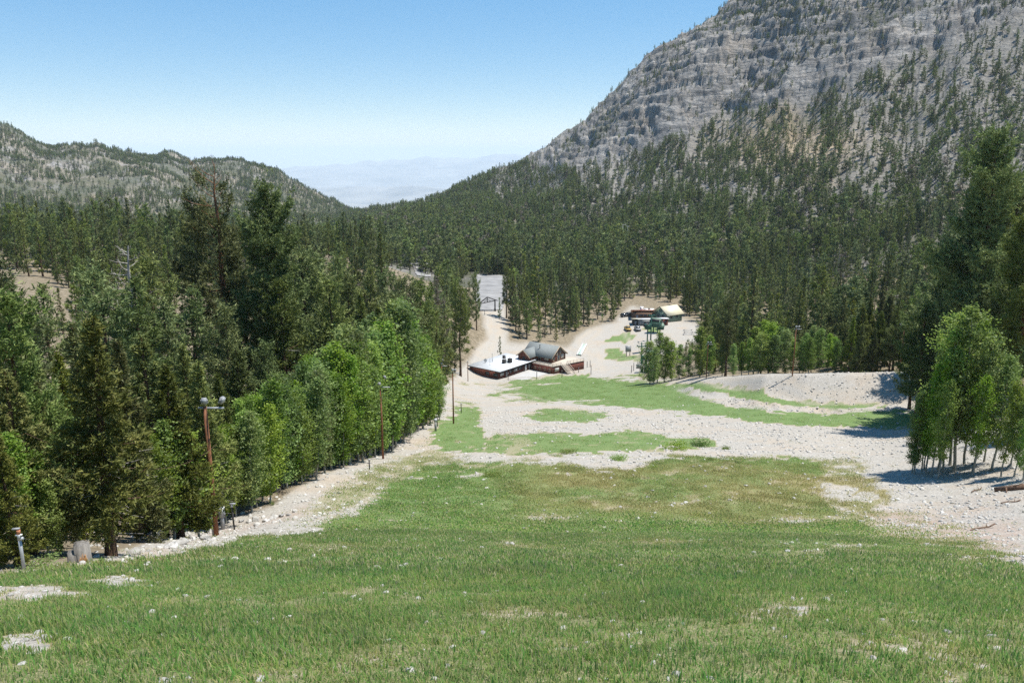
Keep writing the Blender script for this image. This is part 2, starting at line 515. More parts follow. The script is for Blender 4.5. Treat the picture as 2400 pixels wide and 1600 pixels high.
# ------------------------------------------------------------------ ground cover zones
GRASS = [  # (density, edge softness, polygon)
 (1.0, 14, [(-5000, 1400), (-400, 1350), (0, 1358), (300, 1326), (560, 1280), (700, 1253), (830, 1210), (920, 1135), (1000, 1095), (1180, 1090), (1400, 1095), (1560, 1080), (1700, 1078), (1880, 1072), (1930, 1095), (1900, 1150), (1960, 1205), (2080, 1262), (2400, 1318), (2800, 1340), (7000, 1400), (7000, 4000), (-5000, 4000)]),
 (0.95, 10, [(1155, 1014), (1300, 1019), (1500, 1016), (1660, 1027), (1678, 1042), (1500, 1056), (1420, 1068), (1250, 1066), (1140, 1056)]),
 (0.85, 14, [(1010, 1010), (1075, 955), (1118, 955), (1130, 985), (1150, 1040), (1100, 1072), (1010, 1050)]),
 (0.55, 30, [(1880, 1072), (2000, 1075), (2060, 1130), (2120, 1200), (2330, 1290), (2330, 1330), (2080, 1275), (1940, 1215), (1900, 1150)]),
 (0.5, 16, [(700, 1220), (760, 1160), (880, 1090), (1000, 1030), (1100, 1070), (1000, 1110), (900, 1160), (800, 1215)]),
 (1.0, 10, [(1140, 926), (1200, 907), (1360, 882), (1490, 890), (1590, 905), (1640, 928), (1740, 956), (1880, 968), (2080, 964), (2300, 972), (2300, 998), (2000, 996), (1880, 998), (1780, 988), (1650, 974), (1500, 960), (1400, 946), (1250, 936)]),
 (0.9, 10, [(1230, 972), (1300, 962), (1420, 966), (1440, 980), (1330, 986), (1250, 983)]),
 (0.85, 5, [(1190, 892), (1300, 880), (1390, 882), (1440, 892), (1300, 897), (1200, 904)]),
 (1.0, 5, [(1653, 901), (1787, 924), (1883, 944), (1978, 947), (2093, 944), (2085, 952), (1980, 957), (1870, 951), (1780, 939), (1650, 913), (1560, 901)]),
 (0.95, 5, [(1418, 796), (1440, 780), (1475, 779), (1494, 790), (1470, 801), (1430, 805)]),
 (0.8, 6, [(1418, 844), (1420, 818), (1445, 812), (1475, 830), (1530, 838), (1500, 845)]),
 (0.8, 4, [(1500, 765), (1540, 760), (1560, 775), (1520, 780)]),
 (0.55, 5, [(1068, 898), (1180, 898), (1260, 892), (1190, 903), (1080, 904)]),
 (0.7, 3, [(1450, 878), (1540, 872), (1560, 884), (1480, 884)]),
]
BARE = [  # stony patches inside the meadow: (u, v, ru, rv, strength)
 (60, 1385, 130, 15, 2.2), (255, 1362, 85, 14, 2.2), (60, 1505, 80, 22, 1.6), (1240, 1435, 26, 7, .9), (1830, 1440, 85, 20, 1.0), (1330, 1512, 70, 12, .7), (1530, 1556, 38, 8, .9),
 (2100, 1530, 35, 12, .6), (680, 1580, 50, 16, .7), (1300, 1215, 70, 9, .8), (1440, 1222, 40, 5, .9), (1990, 1278, 75, 5, .9), (1500, 1190, 110, 9, .5), (1700, 1170, 160, 18, .55),
 (2250, 1310, 120, 12, .5), (900, 1235, 60, 8, .5), (1010, 1250, 60, 7, .5), (1120, 1570, 60, 20, .5), (2300, 1560, 40, 12, .6), (1850, 1130, 90, 14, .6), (820, 1390, 60, 8, .4),
 (300, 1440, 80, 14, .45), (500, 1470, 60, 12, .4), (1650, 1220, 100, 9, .6), (1850, 1215, 110, 12, .75), (1400, 1135, 120, 8, .35), (2050, 1545, 30, 8, .5), (990, 1570, 40, 10, .5),
]
OPEN = [(-5000, 1380), (-400, 1330), (0, 1335), (250, 1305), (480, 1228), (640, 1190), (700, 1140), (760, 1108), (880, 1068), (960, 1022), (1010, 985), (1040, 950), (1030, 900), (1060, 890), (1080, 860), (1110, 830), (1140, 790), (1128, 730), (1118, 705), (1100, 640), (1190, 640), (1185, 745), (1192, 800), (1330, 812), (1345, 790), (1400, 765), (1440, 755), (1455, 735), (1480, 715), (1640, 755), (1640, 800), (1570, 830), (1500, 885), (1600, 886), (1720, 880), (1870, 877), (2000, 872), (2140, 875), (2150, 960), (2400, 1000), (2900, 1060), (7000, 1200), (7000, 4000), (-5000, 4000)]

def grass_field(x, y, z=None):
    """0..1 how much grass grows at a place"""
    if z is None: z = H_smooth(x, y)
    u, v = to_px(x, y, z)
    sc = np.clip(900.0 / np.maximum(y, 6) / 10, 0.4, 4)
    n = fbm(x / 6.0, y / 6.0, 101, 4)
    n2 = fbm(x / 1.7, y / 1.7, 111, 3)
    n3 = fbm(x / 0.5, y / 0.5, 115, 2)
    g = np.zeros(u.shape)
    for dens, soft, poly in GRASS:
        sd = poly_sd(u, v, poly) + (n * 2.2 + n2 * 1.3 + n3 * 0.6) * soft * np.interp(y, [90, 140], [1, 0.7])
        g = np.maximum(g, dens * sstep(-soft * 0.35, soft * 0.35, sd))
    n4 = fbm(x / 0.2, y / 0.2, 117, 2)
    frag = 0.5 + 0.5 * sstep(-0.15, 0.2, n4 + n3)
    for bu, bv, ru, rv, st in BARE:
        q = ((u - bu) / ru) ** 2 + ((v - bv) / rv) ** 2
        g = g - st * frag * sstep(1.6, 0.35, 0.8 * q + 1.7 * np.abs(n2) + 1.0 * n + 0.9 * n3) * (y < 60 + 60 * (bv < 1250))
    g = g - 0.5 * sstep(0.12, 0.5, n2 * 0.6 + n * 0.7 + 0.25 * n3) * np.interp(y, [80, 140], [1, 0.3])
    return np.clip(g, 0, 1)

def open_field(x, y, z=None):
    if z is None: z = H_smooth(x, y)
    u, v = to_px(x, y, z)
    return poly_sd(u, v, OPEN) + 6 * fbm(x / 9, y / 9, 121, 3)

# ------------------------------------------------------------------ ground materials
def ground_material():
    m, nt, out = new_mat('meadow_ground')
    pos = geo_pos(nt)
    g = attr(nt, 'grass').outputs['Fac']
    op = attr(nt, 'open').outputs['Fac']
    cut = attr(nt, 'cut').outputs['Fac']
    nb = noise(nt, pos, 0.12, 5.0, 0.6)
    nm = noise(nt, pos, 0.9, 6.0, 0.65)
    nf = noise(nt, pos, 6.0, 6.0, 0.7)
    nff = noise(nt, pos, 35.0, 3.0, 0.7)
    vor = nt.nodes.new('ShaderNodeTexVoronoi'); vor.inputs['Scale'].default_value = 4.5
    nt.links.new(pos, vor.inputs['Vector'])
    grav = ramp(nt, nf, [(0.28, (0.20, 0.183, 0.153)), (0.5, (0.33, 0.303, 0.26)), (0.72, (0.44, 0.41, 0.36))])
    stone = ramp(nt, vor.outputs['Color'], [(0.1, (0.25, 0.235, 0.21)), (0.9, (0.48, 0.457, 0.42))])
    grav = mix(nt, 0.45, grav, stone)
    soil = ramp(nt, nm, [(0.3, (0.29, 0.215, 0.145)), (0.7, (0.46, 0.385, 0.30))])
    grav = mix(nt, ramp(nt, nb, [(0.50, 0.0), (0.66, 0.5)]), grav, soil)
    thatch = ramp(nt, nff, [(0.35, (0.06, 0.065, 0.03)), (0.5, (0.19, 0.17, 0.085)), (0.66, (0.40, 0.34, 0.21))])
    gr2 = ramp(nt, nm, [(0.3, (0.075, 0.175, 0.050)), (0.7, (0.125, 0.235, 0.070))])
    cd_ = nt.nodes.new('ShaderNodeSeparateXYZ'); nt.links.new(pos, cd_.inputs[0])
    farg = ramp(nt, mth(nt, 'DIVIDE', cd_.outputs[1], 100.0), [(0.15, 0.25), (0.6, 1.0)])
    gcol = mix(nt, mth(nt, 'MULTIPLY', farg, ramp(nt, nf, [(0.35, 0.95), (0.65, 0.35)])), thatch, gr2)
    gm = mth(nt, 'ADD', g, mth(nt, 'MULTIPLY', mth(nt, 'SUBTRACT', nf, 0.5), 0.9))
    gm2 = ramp(nt, gm, [(0.42, 0.0), (0.72, 1.0)])
    gm = ramp(nt, gm, [(0.26, 0.0), (0.5, 1.0)])
    sp_ = ramp(nt, mth(nt, 'ADD', nf, mth(nt, 'MULTIPLY', nff, 0.5)), [(0.55, (0.22, 0.17, 0.105)), (0.75, (0.34, 0.28, 0.195)), (0.9, (0.44, 0.40, 0.34))])
    gcol = mix(nt, gm2, sp_, gcol)
    gcol = mix(nt, mth(nt, 'MULTIPLY', attr(nt, 'dryg').outputs['Fac'], ramp(nt, nf, [(0.35, 0.35), (0.6, 0.95)])), gcol, mix(nt, nff, (0.16, 0.15, 0.06), (0.33, 0.27, 0.14)))
    col = mix(nt, gm, grav, gcol)
    duff = ramp(nt, nm, [(0.3, (0.10, 0.085, 0.055)), (0.55, (0.22, 0.18, 0.125)), (0.8, (0.38, 0.325, 0.25))])
    col = mix(nt, op, duff, col)
    col = mix(nt, attr(nt, 'track').outputs['Fac'], col, mix(nt, nf, (0.30, 0.25, 0.19), (0.46, 0.41, 0.34)))
    col = mix(nt, mth(nt, 'MULTIPLY', attr(nt, 'ruddy').outputs['Fac'], ramp(nt, nm, [(0.35, 0.2), (0.6, 0.9)])), col, mix(nt, nf, (0.24, 0.16, 0.115), (0.44, 0.36, 0.30)))
    col = mix(nt, cut, col, grav)
    h = mth(nt, 'ADD', mth(nt, 'MULTIPLY', nf, 0.6), mth(nt, 'MULTIPLY', vor.outputs['Distance'], -0.5))
    principled(nt, out, col, 0.95, bump(nt, h, 0.9, 0.12), spec=0.1)
    return m

def mountain_material():
    m, nt, out = new_mat('mountain_rock')
    pos = geo_pos(nt)
    rk = attr(nt, 'rock').outputs['Fac']
    tan_ = attr(nt, 'tan').outputs['Fac']
    sep = nt.nodes.new('ShaderNodeSeparateXYZ'); nt.links.new(pos, sep.inputs[0])
    mp = nt.nodes.new('ShaderNodeMapping'); mp.inputs['Scale'].default_value = (0.22, 0.22, 1.0)
    mp.inputs['Rotation'].default_value = (0.05, 0.13, 0)
    nt.links.new(pos, mp.inputs['Vector'])
    st = noise(nt, mp.outputs[0], 0.085, 7.0, 0.68, 0.6)
    st2 = noise(nt, mp.outputs[0], 0.35, 5.0, 0.7, 0.3)
    n1 = noise(nt, pos, 0.02, 6.0, 0.65)
    n2 = noise(nt, pos, 0.15, 6.0, 0.7)
    rock = ramp(nt, st, [(0.33, (0.105, 0.104, 0.103)), (0.44, (0.205, 0.20, 0.193)), (0.53, (0.285, 0.275, 0.26)), (0.66, (0.43, 0.412, 0.385))])
    rock = mix(nt, ramp(nt, st2, [(0.38, 0.6), (0.48, 0.0)]), rock, (0.15, 0.147, 0.145))
    rock = mix(nt, ramp(nt, n1, [(0.5, 0.0), (0.72, 0.45)]), rock, (0.36, 0.30, 0.235))
    scree = ramp(nt, n2, [(0.3, (0.17, 0.16, 0.143)), (0.55, (0.28, 0.265, 0.238)), (0.75, (0.40, 0.382, 0.35))])
    tanc = ramp(nt, n2, [(0.3, (0.26, 0.205, 0.14)), (0.7, (0.47, 0.40, 0.30))])
    scree = mix(nt, tan_, scree, tanc)
    veg = ramp(nt, n2, [(0.35, (0.05, 0.065, 0.032)), (0.7, (0.12, 0.125, 0.07))])
    vegm = attr(nt, 'veg').outputs['Fac']
    col = mix(nt, rk, scree, rock)
    vm = ramp(nt, mth(nt, 'ADD', vegm, mth(nt, 'MULTIPLY', mth(nt, 'SUBTRACT', n2, 0.5), 1.2)), [(0.4, 0.0), (0.62, 0.75)])
    col = mix(nt, vm, col, veg)
    hh = mth(nt, 'ADD', mth(nt, 'MULTIPLY', st2, 0.7), n2)
    principled(nt, out, col, 0.95, bump(nt, hh, 1.0, 6.0), spec=0.05)
    return m

M_GROUND = ground_material()
M_MTN = mountain_material()

def grid_faces(nr, nc):
    i = np.arange(nr - 1)[:, None] * nc + np.arange(nc - 1)[None]
    return np.stack([i, i + 1, i + nc + 1, i + nc], -1).reshape(-1, 4)

# near ground: one sheet, finer where it is near
A_DENSE = np.arange(-0.80, 0.8001, 0.0042)
A_COLS = np.concatenate([[-6, -3, -2, -1.5, -1.2, -1.0, -0.9], A_DENSE, [0.9, 1.0, 1.2, 1.5, 2, 3, 6]])
Y_RINGS = np.concatenate([[-60, -25, -10, -4, -1, 0.5, 1.2, 1.8, 2.4], np.exp(np.arange(math.log(3.0), math.log(128.0), 0.0155)), np.exp(np.arange(math.log(128.0), math.log(190.0), 0.0058)), np.exp(np.arange(math.log(190.0), math.log(452.0), 0.0155))])
yy, aa = np.meshgrid(Y_RINGS, A_COLS, indexing='ij')
xx = aa * np.maximum(yy, 8.0)
zz = H(xx, yy)
gx, gy, gzv = xx.ravel(), yy.ravel(), zz.ravel()
gs = H_smooth(gx, gy)
GR = grass_field(gx, gy, gs)
OPF = sstep(-6, 8, open_field(gx, gy, gs))
GR = GR * (OPF > 0.05)
# eroded cut bank under the berm: ribs
_u, _v = to_px(gx, gy, gs)
cut_poly = CUT_TOP + [(2090, 962), (1978, 967), (1883, 966), (1800, 960), (1730, 954), (1650, 936), (1600, 921)]
CUT = sstep(-1.5, 2.0, poly_sd(_u, _v, cut_poly) + 1.5 * fbm(gx / 1.5, gy / 1.5, 131, 2)) * (0.35 + 0.65 * sstep(-0.5, 0.25, fbm(gx / 1.3, gy / 6, 132, 2)))
gzv = gzv - CUT * 0.5 * sstep(-0.2, 0.3, fbm(gx / 1.1, gy / 8, 133, 2))
# wheel tracks and reddish soil
TR = np.zeros(len(gx))
for line in [[(1065, 950), (1180, 935), (1330, 955), (1560, 985), (1800, 1012), (2150, 1046)], [(1075, 905), (1180, 915), (1300, 950), (1500, 995), (1750, 1030), (2120, 1060)],
             [(1130, 830), (1160, 780), (1160, 745), (1142, 725)], [(1185, 905), (1330, 868), (1400, 866), (1395, 830), (1365, 800), (1400, 772), (1470, 760)], [(1405, 866), (1480, 850), (1490, 800), (1470, 775)], [(1500, 890), (1700, 900), (1900, 935), (2100, 932)]]:
    w_ = np.array([ground_hit(a, b)[:2] for a, b in line])
    tt_ = np.linspace(0, len(w_) - 1, 60)
    pl = np.stack([np.interp(tt_, np.arange(len(w_)), w_[:, 0]), np.interp(tt_, np.arange(len(w_)), w_[:, 1])], 1)
    dmin = np.full(len(gx), 1e9)
    for i_ in range(len(pl) - 1):
        e_ = pl[i_ + 1] - pl[i_]; q_ = np.clip(((gx - pl[i_, 0]) * e_[0] + (gy - pl[i_, 1]) * e_[1]) / (e_ @ e_), 0, 1)
        dmin = np.minimum(dmin, np.hypot(gx - pl[i_, 0] - q_ * e_[0], gy - pl[i_, 1] - q_ * e_[1]))
    wd = 0.35 + 0.0022 * gy
    TR = np.maximum(TR, np.exp(-((dmin - 1.0 - 0.003 * gy) / wd) ** 2) * (0.35 + 0.65 * sstep(-0.3, 0.3, fbm(gx / 9, gy / 9, 134, 3))))
gzv = gzv - 0.05 * TR
RD = sstep(-10, 60, poly_sd(_u, _v, [(2000, 1190), (2150, 1170), (2420, 1170), (2420, 1320), (2250, 1320), (2100, 1275)]) + 60 * fbm(gx / 4, gy / 4, 135, 3)) + 0.8 * sstep(0, 25, poly_sd(_u, _v, [(250, 1320), (480, 1235), (650, 1200), (760, 1150), (720, 1215), (560, 1262), (300, 1318)]))
ground = link('ground', mesh_from('ground', np.stack([gx, gy, gzv], 1), grid_faces(len(Y_RINGS), len(A_COLS)), M_GROUND, True,
                                  {'grass': GR, 'open': OPF, 'cut': CUT, 'track': 0.75 * TR, 'ruddy': np.clip(RD, 0, 1),
                                   'dryg': np.clip(np.exp(-(((_v - 1150) / 66) ** 2)) * sstep(1040, 1300, _u) * (0.85 + 1.1 * fbm(gx / 7, gy / 7, 512, 3)), 0, 1)}))
tag(ground, 'grassy ski slope with pale gravel running down to the lodge', kind='structure')

def mountain(name, label, acols, yr, sink_near, sink_edge=None):
    yy, aa = np.meshgrid(yr, acols, indexing='ij')
    x = (aa * yy).ravel(); y = yy.ravel(); a = aa.ravel()
    z = H(x, y)
    zs = H_smooth(x, y)
    u, v = to_px(x, y, zs)
    rock = sstep(-30, 20, poly_sd(u, v, CLIFF) + 25 * fbm(x / 60, y / 60, 141, 3))
    # steep ground shows rock
    lm = (a < -0.18) * (y > 1200)
    rock = np.maximum(rock, lm * sstep(0.0, 0.25, fbm(x / 70, y / 70, 142, 4)) * 0.9)
    tanm = np.exp(-(((u - 1860) / 150) ** 2 + ((v - 345) / 55) ** 2)) * 1.5 + np.exp(-(((u - 1830) / 40) ** 2 + ((v - 270) / 40) ** 2)) + 0.6 * sstep(0.2, 0.5, fbm(x / 90, y / 90, 143, 3)) * (v > 430)
    tanm = np.clip(tanm + lm * 0.4, 0, 1)
    veg = 0.26 + 0.45 * fbm(x / 45, y / 45, 144, 4) + 0.25 * sstep(420, 560, v) + lm * (0.12 + 0.3 * sstep(0.1, -0.2, fbm(x / 110, y / 110, 312, 4)))
    z = z - sink_near * sstep(452, 432, y)
    if sink_edge is not None:
        z = z - 4.0 * sstep(sink_edge[0], sink_edge[1], a)
    o = link(name, mesh_from(name, np.stack([x, y, z], 1), grid_faces(len(yr), len(acols)), M_MTN, True, {'rock': rock, 'tan': tanm, 'veg': np.clip(veg, 0, 1)}))
    tag(o, label, kind='structure')
    return o

mountain('cliff_mountain', 'grey limestone cliff and wooded mountain side on the right', np.arange(-0.06, 0.78, 0.0013),
         np.concatenate([np.arange(432, 800, 4.5), np.arange(800, 930, 2.6), np.arange(930, 1290, 1.7), np.arange(1290, 1900, 10)]), 3.0)
mountain('ridge_mountain', 'rocky wooded ridge closing the valley on the left', np.arange(-0.80, -0.045, 0.0021),
         np.concatenate([np.arange(432, 1200, 9), np.arange(1200, 2400, 6), np.arange(2400, 3100, 30)]), 3.0, (-0.062, -0.05))

# ---- far desert, hazy with distance
def desert_material():
    m, nt, out = new_mat('desert_floor')
    pos = geo_pos(nt)
    n1 = noise(nt, pos, 0.0004, 7.0, 0.6)
    n2 = noise(nt, pos, 0.002, 6.0, 0.65)
    c = ramp(nt, n1, [(0.3, (0.16, 0.14, 0.115)), (0.55, (0.28, 0.25, 0.21)), (0.7, (0.46, 0.42, 0.36))])
    c = mix(nt, ramp(nt, n2, [(0.4, 0.5), (0.6, 0.0)]), c, (0.16, 0.14, 0.11))
    principled(nt, out, c, 0.95, spec=0.05)
    return m
M_DESERT = desert_material()
dy = np.concatenate([np.arange(1850, 5000, 150), np.exp(np.linspace(math.log(5000), math.log(70000), 120))])
da = np.linspace(-1.6, 1.6, 240)
yy, aa = np.meshgrid(dy, da, indexing='ij')
x = (aa * yy).ravel(); y = yy.ravel()
z = np.interp(y, [1850, 2400, 3200, 5000, 9000, 16000, 70000], [-260, -420, -650, -1050, -1350, -1500, -1560])
z = z + sstep(3000, 9000, y) * 30 * fbm(x / 2500, y / 2500, 151, 4)
tag(link('desert_plain', mesh_from('desert_plain', np.stack([x, y, z], 1), grid_faces(len(dy), len(da)), M_DESERT, True)),
    'pale desert basin far below beyond the pass', kind='structure')

def range_material():
    m, nt, out = new_mat('far_range_rock')
    n1 = noise(nt, geo_pos(nt), 0.0006, 7.0, 0.65)
    principled(nt, out, ramp(nt, n1, [(0.35, (0.07, 0.065, 0.06)), (0.65, (0.26, 0.24, 0.21))]), 0.95, spec=0.05)
    return m
M_RANGE = range_material()
def far_range(name, label, yc, depth, top, base, seed, step=0.004):
    a_ = np.arange(-1.3, 1.3, step); t_ = np.linspace(-1, 1, 41)
    tt, aa = np.meshgrid(t_, a_, indexing='ij')
    y = yc + tt * depth + 0.12 * yc * fbm(aa * 3, aa * 0, seed + 5, 2)
    x = aa * yc
    prof = np.interp(aa, [-1.3, -0.4, -0.295, -0.232, -0.16, -0.11, -0.05, 0, 0.1, 1.3], top)
    e = 1 - np.abs(tt) ** 1.25
    r = fbm(x / 3200, y / 3200, seed, 6, 0.55, ridged=True)
    zz = base + (prof - base) * np.clip(e * (0.9 + 0.16 * r) + 0.10 * r * (1 - np.abs(tt)), 0, 1.2)
    tag(link(name, mesh_from(name, np.stack([x.ravel(), y.ravel(), zz.ravel()], 1), grid_faces(41, len(a_)), M_RANGE, True)), label, kind='structure')
far_range('distant_mountains', 'faint blue mountain range on the horizon beyond the pass', 44000, 9000,
          [-600, -760, -800, -650, -430, -290, -150, -110, -200, -600], -1600, 161)
far_range('distant_hills', 'low hazy desert hills in front of the horizon range', 27000, 4500,
          [-1250, -1200, -1210, -1130, -1150, -1050, -1180, -1100, -1150, -1200], -1600, 171)

# ------------------------------------------------------------------ the air
hz = MB()
hz.box((0, 33000, -630), (150000, 86000, 2020))
m, nt, out = new_mat('haze_air')
vol = nt.nodes.new('ShaderNodeVolumePrincipled')
vol.inputs['Color'].default_value = (0.78, 0.90, 1.0, 1)
vol.inputs['Density'].default_value = 4.2e-5
vol.inputs['Anisotropy'].default_value = 0.0
nt.links.new(vol.outputs[0], out.inputs['Volume'])
haze = hz.build('haze', m)
tag(haze, 'thin blue haze of the mountain air', kind='stuff')
# ------------------------------------------------------------------ foliage materials
def leaf_material(name, dark, mid, light, trans=0.3, gloss=0.06):
    m, nt, out = new_mat(name)
    t = attr(nt, 'tint').outputs['Fac']
    oi = nt.nodes.new('ShaderNodeObjectInfo').outputs['Random']
    c = ramp(nt, t, [(0.0, dark), (0.55, mid), (1.0, light)])
    hsv = nt.nodes.new('ShaderNodeHueSaturation')
    nt.links.new(c, hsv.inputs['Color'])
    nt.links.new(mth(nt, 'ADD', 0.482, mth(nt, 'MULTIPLY', oi, 0.042)), hsv.inputs['Hue'])
    v = mth(nt, 'FRACT', mth(nt, 'MULTIPLY', oi, 7.31))
    nt.links.new(mth(nt, 'ADD', 0.60, mth(nt, 'MULTIPLY', v, 0.80)), hsv.inputs['Value'])
    s = mth(nt, 'FRACT', mth(nt, 'MULTIPLY', oi, 13.7))
    nt.links.new(mth(nt, 'ADD', 0.82, mth(nt, 'MULTIPLY', s, 0.3)), hsv.inputs['Saturation'])
    col = hsv.outputs['Color']
    d = nt.nodes.new('ShaderNodeBsdfDiffuse'); nt.links.new(col, d.inputs['Color'])
    tr = nt.nodes.new('ShaderNodeBsdfTranslucent'); nt.links.new(col, tr.inputs['Color'])
    mx = nt.nodes.new('ShaderNodeMixShader'); mx.inputs[0].default_value = trans
    nt.links.new(d.outputs[0], mx.inputs[1]); nt.links.new(tr.outputs[0], mx.inputs[2])
    g = nt.nodes.new('ShaderNodeBsdfGlossy'); g.inputs['Roughness'].default_value = 0.6
    g.inputs['Color'].default_value = (0.9, 0.95, 1.0, 1)
    mx2 = nt.nodes.new('ShaderNodeMixShader'); mx2.inputs[0].default_value = gloss
    nt.links.new(mx.outputs[0], mx2.inputs[1]); nt.links.new(g.outputs[0], mx2.inputs[2])
    nt.links.new(mx2.outputs[0], out.inputs['Surface'])
    return m

def bark_material(name, c0, c1, scale=6.0):
    m, nt, out = new_mat(name)
    tc = nt.nodes.new('ShaderNodeTexCoord').outputs['Object']
    mp = nt.nodes.new('ShaderNodeMapping'); mp.inputs['Scale'].default_value = (1, 1, 0.25)
    nt.links.new(tc, mp.inputs['Vector'])
    n = noise(nt, mp.outputs[0], scale, 6.0, 0.7)
    c = ramp(nt, n, [(0.3, c0), (0.7, c1)])
    principled(nt, out, c, 0.9, bump(nt, n, 0.6, 0.05), spec=0.1)
    return m

M_PINE = leaf_material('pine_needles', (0.050, 0.076, 0.020), (0.135, 0.168, 0.045), (0.27, 0.295, 0.092), 0.18, 0.014)
M_FIR = leaf_material('fir_needles', (0.052, 0.076, 0.015), (0.145, 0.170, 0.034), (0.29, 0.295, 0.074), 0.18, 0.014)
M_ASPEN = leaf_material('aspen_leaves', (0.100, 0.172, 0.022), (0.205, 0.295, 0.045), (0.32, 0.40, 0.09), 0.52, 0.02)
M_DYING = leaf_material('dying_needles', (0.085, 0.065, 0.045), (0.14, 0.11, 0.075), (0.21, 0.17, 0.12), 0.15, 0.04)
M_BARK = bark_material('pine_bark', (0.050, 0.034, 0.024), (0.155, 0.095, 0.060))
M_REDBARK = bark_material('red_bark', (0.09, 0.045, 0.026), (0.24, 0.12, 0.065))
M_GREYWOOD = bark_material('grey_dead_wood', (0.20, 0.18, 0.16), (0.46, 0.43, 0.39))
M_ASPBARK = bark_material('aspen_bark', (0.20, 0.19, 0.15), (0.44, 0.43, 0.36), 4.0)

# ------------------------------------------------------------------ tree shapes
def _limb(V, F, p0, p1, r0, r1, n=3):
    """a thin tapered stick appended to lists V (verts) and F (quads)"""
    p0 = np.asarray(p0, float); p1 = np.asarray(p1, float)
    d = p1 - p0; L = np.linalg.norm(d)
    if L < 1e-6: return
    d /= L
    a = np.cross(d, [0.31, 0.2, 0.93]); a /= max(np.linalg.norm(a), 1e-9); b = np.cross(d, a)
    t = np.arange(n) * 2 * math.pi / n
    ring = np.cos(t)[:, None] * a + np.sin(t)[:, None] * b
    base = sum(len(v) for v in V)
    V.append(np.vstack([p0 + ring * r0, p1 + ring * r1]))
    F.append(np.array([(base + i, base + (i + 1) % n, base + n + (i + 1) % n, base + n + i) for i in range(n)]))

def trunk_geo(R, h, r0, rtop=0.02, bend=0.25, seg=9, sides=8):
    """tapered, slightly wandering trunk; returns verts, quads and a function giving its centre at a height"""
    zs = np.linspace(-0.6, h, seg + 1)
    ox = np.cumsum(R.normal(0, 1, seg + 1)) * bend * h / 60; oy = np.cumsum(R.normal(0, 1, seg + 1)) * bend * h / 60
    ox -= np.interp(0, zs, ox); oy -= np.interp(0, zs, oy)
    rr = r0 * (1 - np.clip(zs / h, 0, 1)) ** 0.85 + rtop
    rr[0] *= 1.35
    t = np.arange(sides) * 2 * math.pi / sides
    v = np.concatenate([np.stack([ox[i] + rr[i] * np.cos(t), oy[i] + rr[i] * np.sin(t), np.full(sides, zs[i])], 1) for i in range(seg + 1)])
    f = np.concatenate([np.stack([i * sides + np.arange(sides), i * sides + (np.arange(sides) + 1) % sides,
                                  (i + 1) * sides + (np.arange(sides) + 1) % sides, (i + 1) * sides + np.arange(sides)], 1) for i in range(seg)])
    ctr = lambda z: np.array([np.interp(z, zs, ox), np.interp(z, zs, oy), z])
    return v, f, ctr

def tufts(R, c, out_dir, ln, wd, k, up=0.35, spread=0.85):
    """k thin needle-spray triangles at each centre c"""
    n = len(c)
    c = np.repeat(c, k, 0); o = np.repeat(out_dir, k, 0)
    d = o * 0.55 + np.array([0, 0, up]) + R.normal(0, spread * 0.6, (n * k, 3))
    d /= np.linalg.norm(d, axis=1, keepdims=True) + 1e-9
    s = np.cross(d, R.normal(0, 1, (n * k, 3))); s /= np.linalg.norm(s, axis=1, keepdims=True) + 1e-9
    L = ln * R.uniform(0.6, 1.25, (n * k, 1)); W = wd * R.uniform(0.7, 1.3, (n * k, 1))
    c = c + R.normal(0, ln * 0.18, (n * k, 3))
    v = np.stack([c - s * W, c + s * W, c + d * L], 1).reshape(-1, 3)
    f = np.arange(n * k * 3).reshape(-1, 3)
    tint = np.repeat(R.beta(2, 2, n), k) * 0.75 + R.uniform(0, 0.25, n * k)
    return v, f, np.repeat(tint, 3)

def leaves(R, c, size):
    n = len(c)
    d = R.normal(0, 1, (n, 3)); d /= np.linalg.norm(d, axis=1, keepdims=True)
    s = np.cross(d, R.normal(0, 1, (n, 3))); s /= np.linalg.norm(s, axis=1, keepdims=True)
    L = size * R.uniform(0.7, 1.3, (n, 1))
    v = np.stack([c - d * L * 0.5, c + s * L * 0.42, c + d * L * 0.6, c - s * L * 0.42], 1).reshape(-1, 3)
    f = np.arange(n * 4).reshape(-1, 4)
    return v, f, np.repeat(R.beta(2, 2, n), 4)

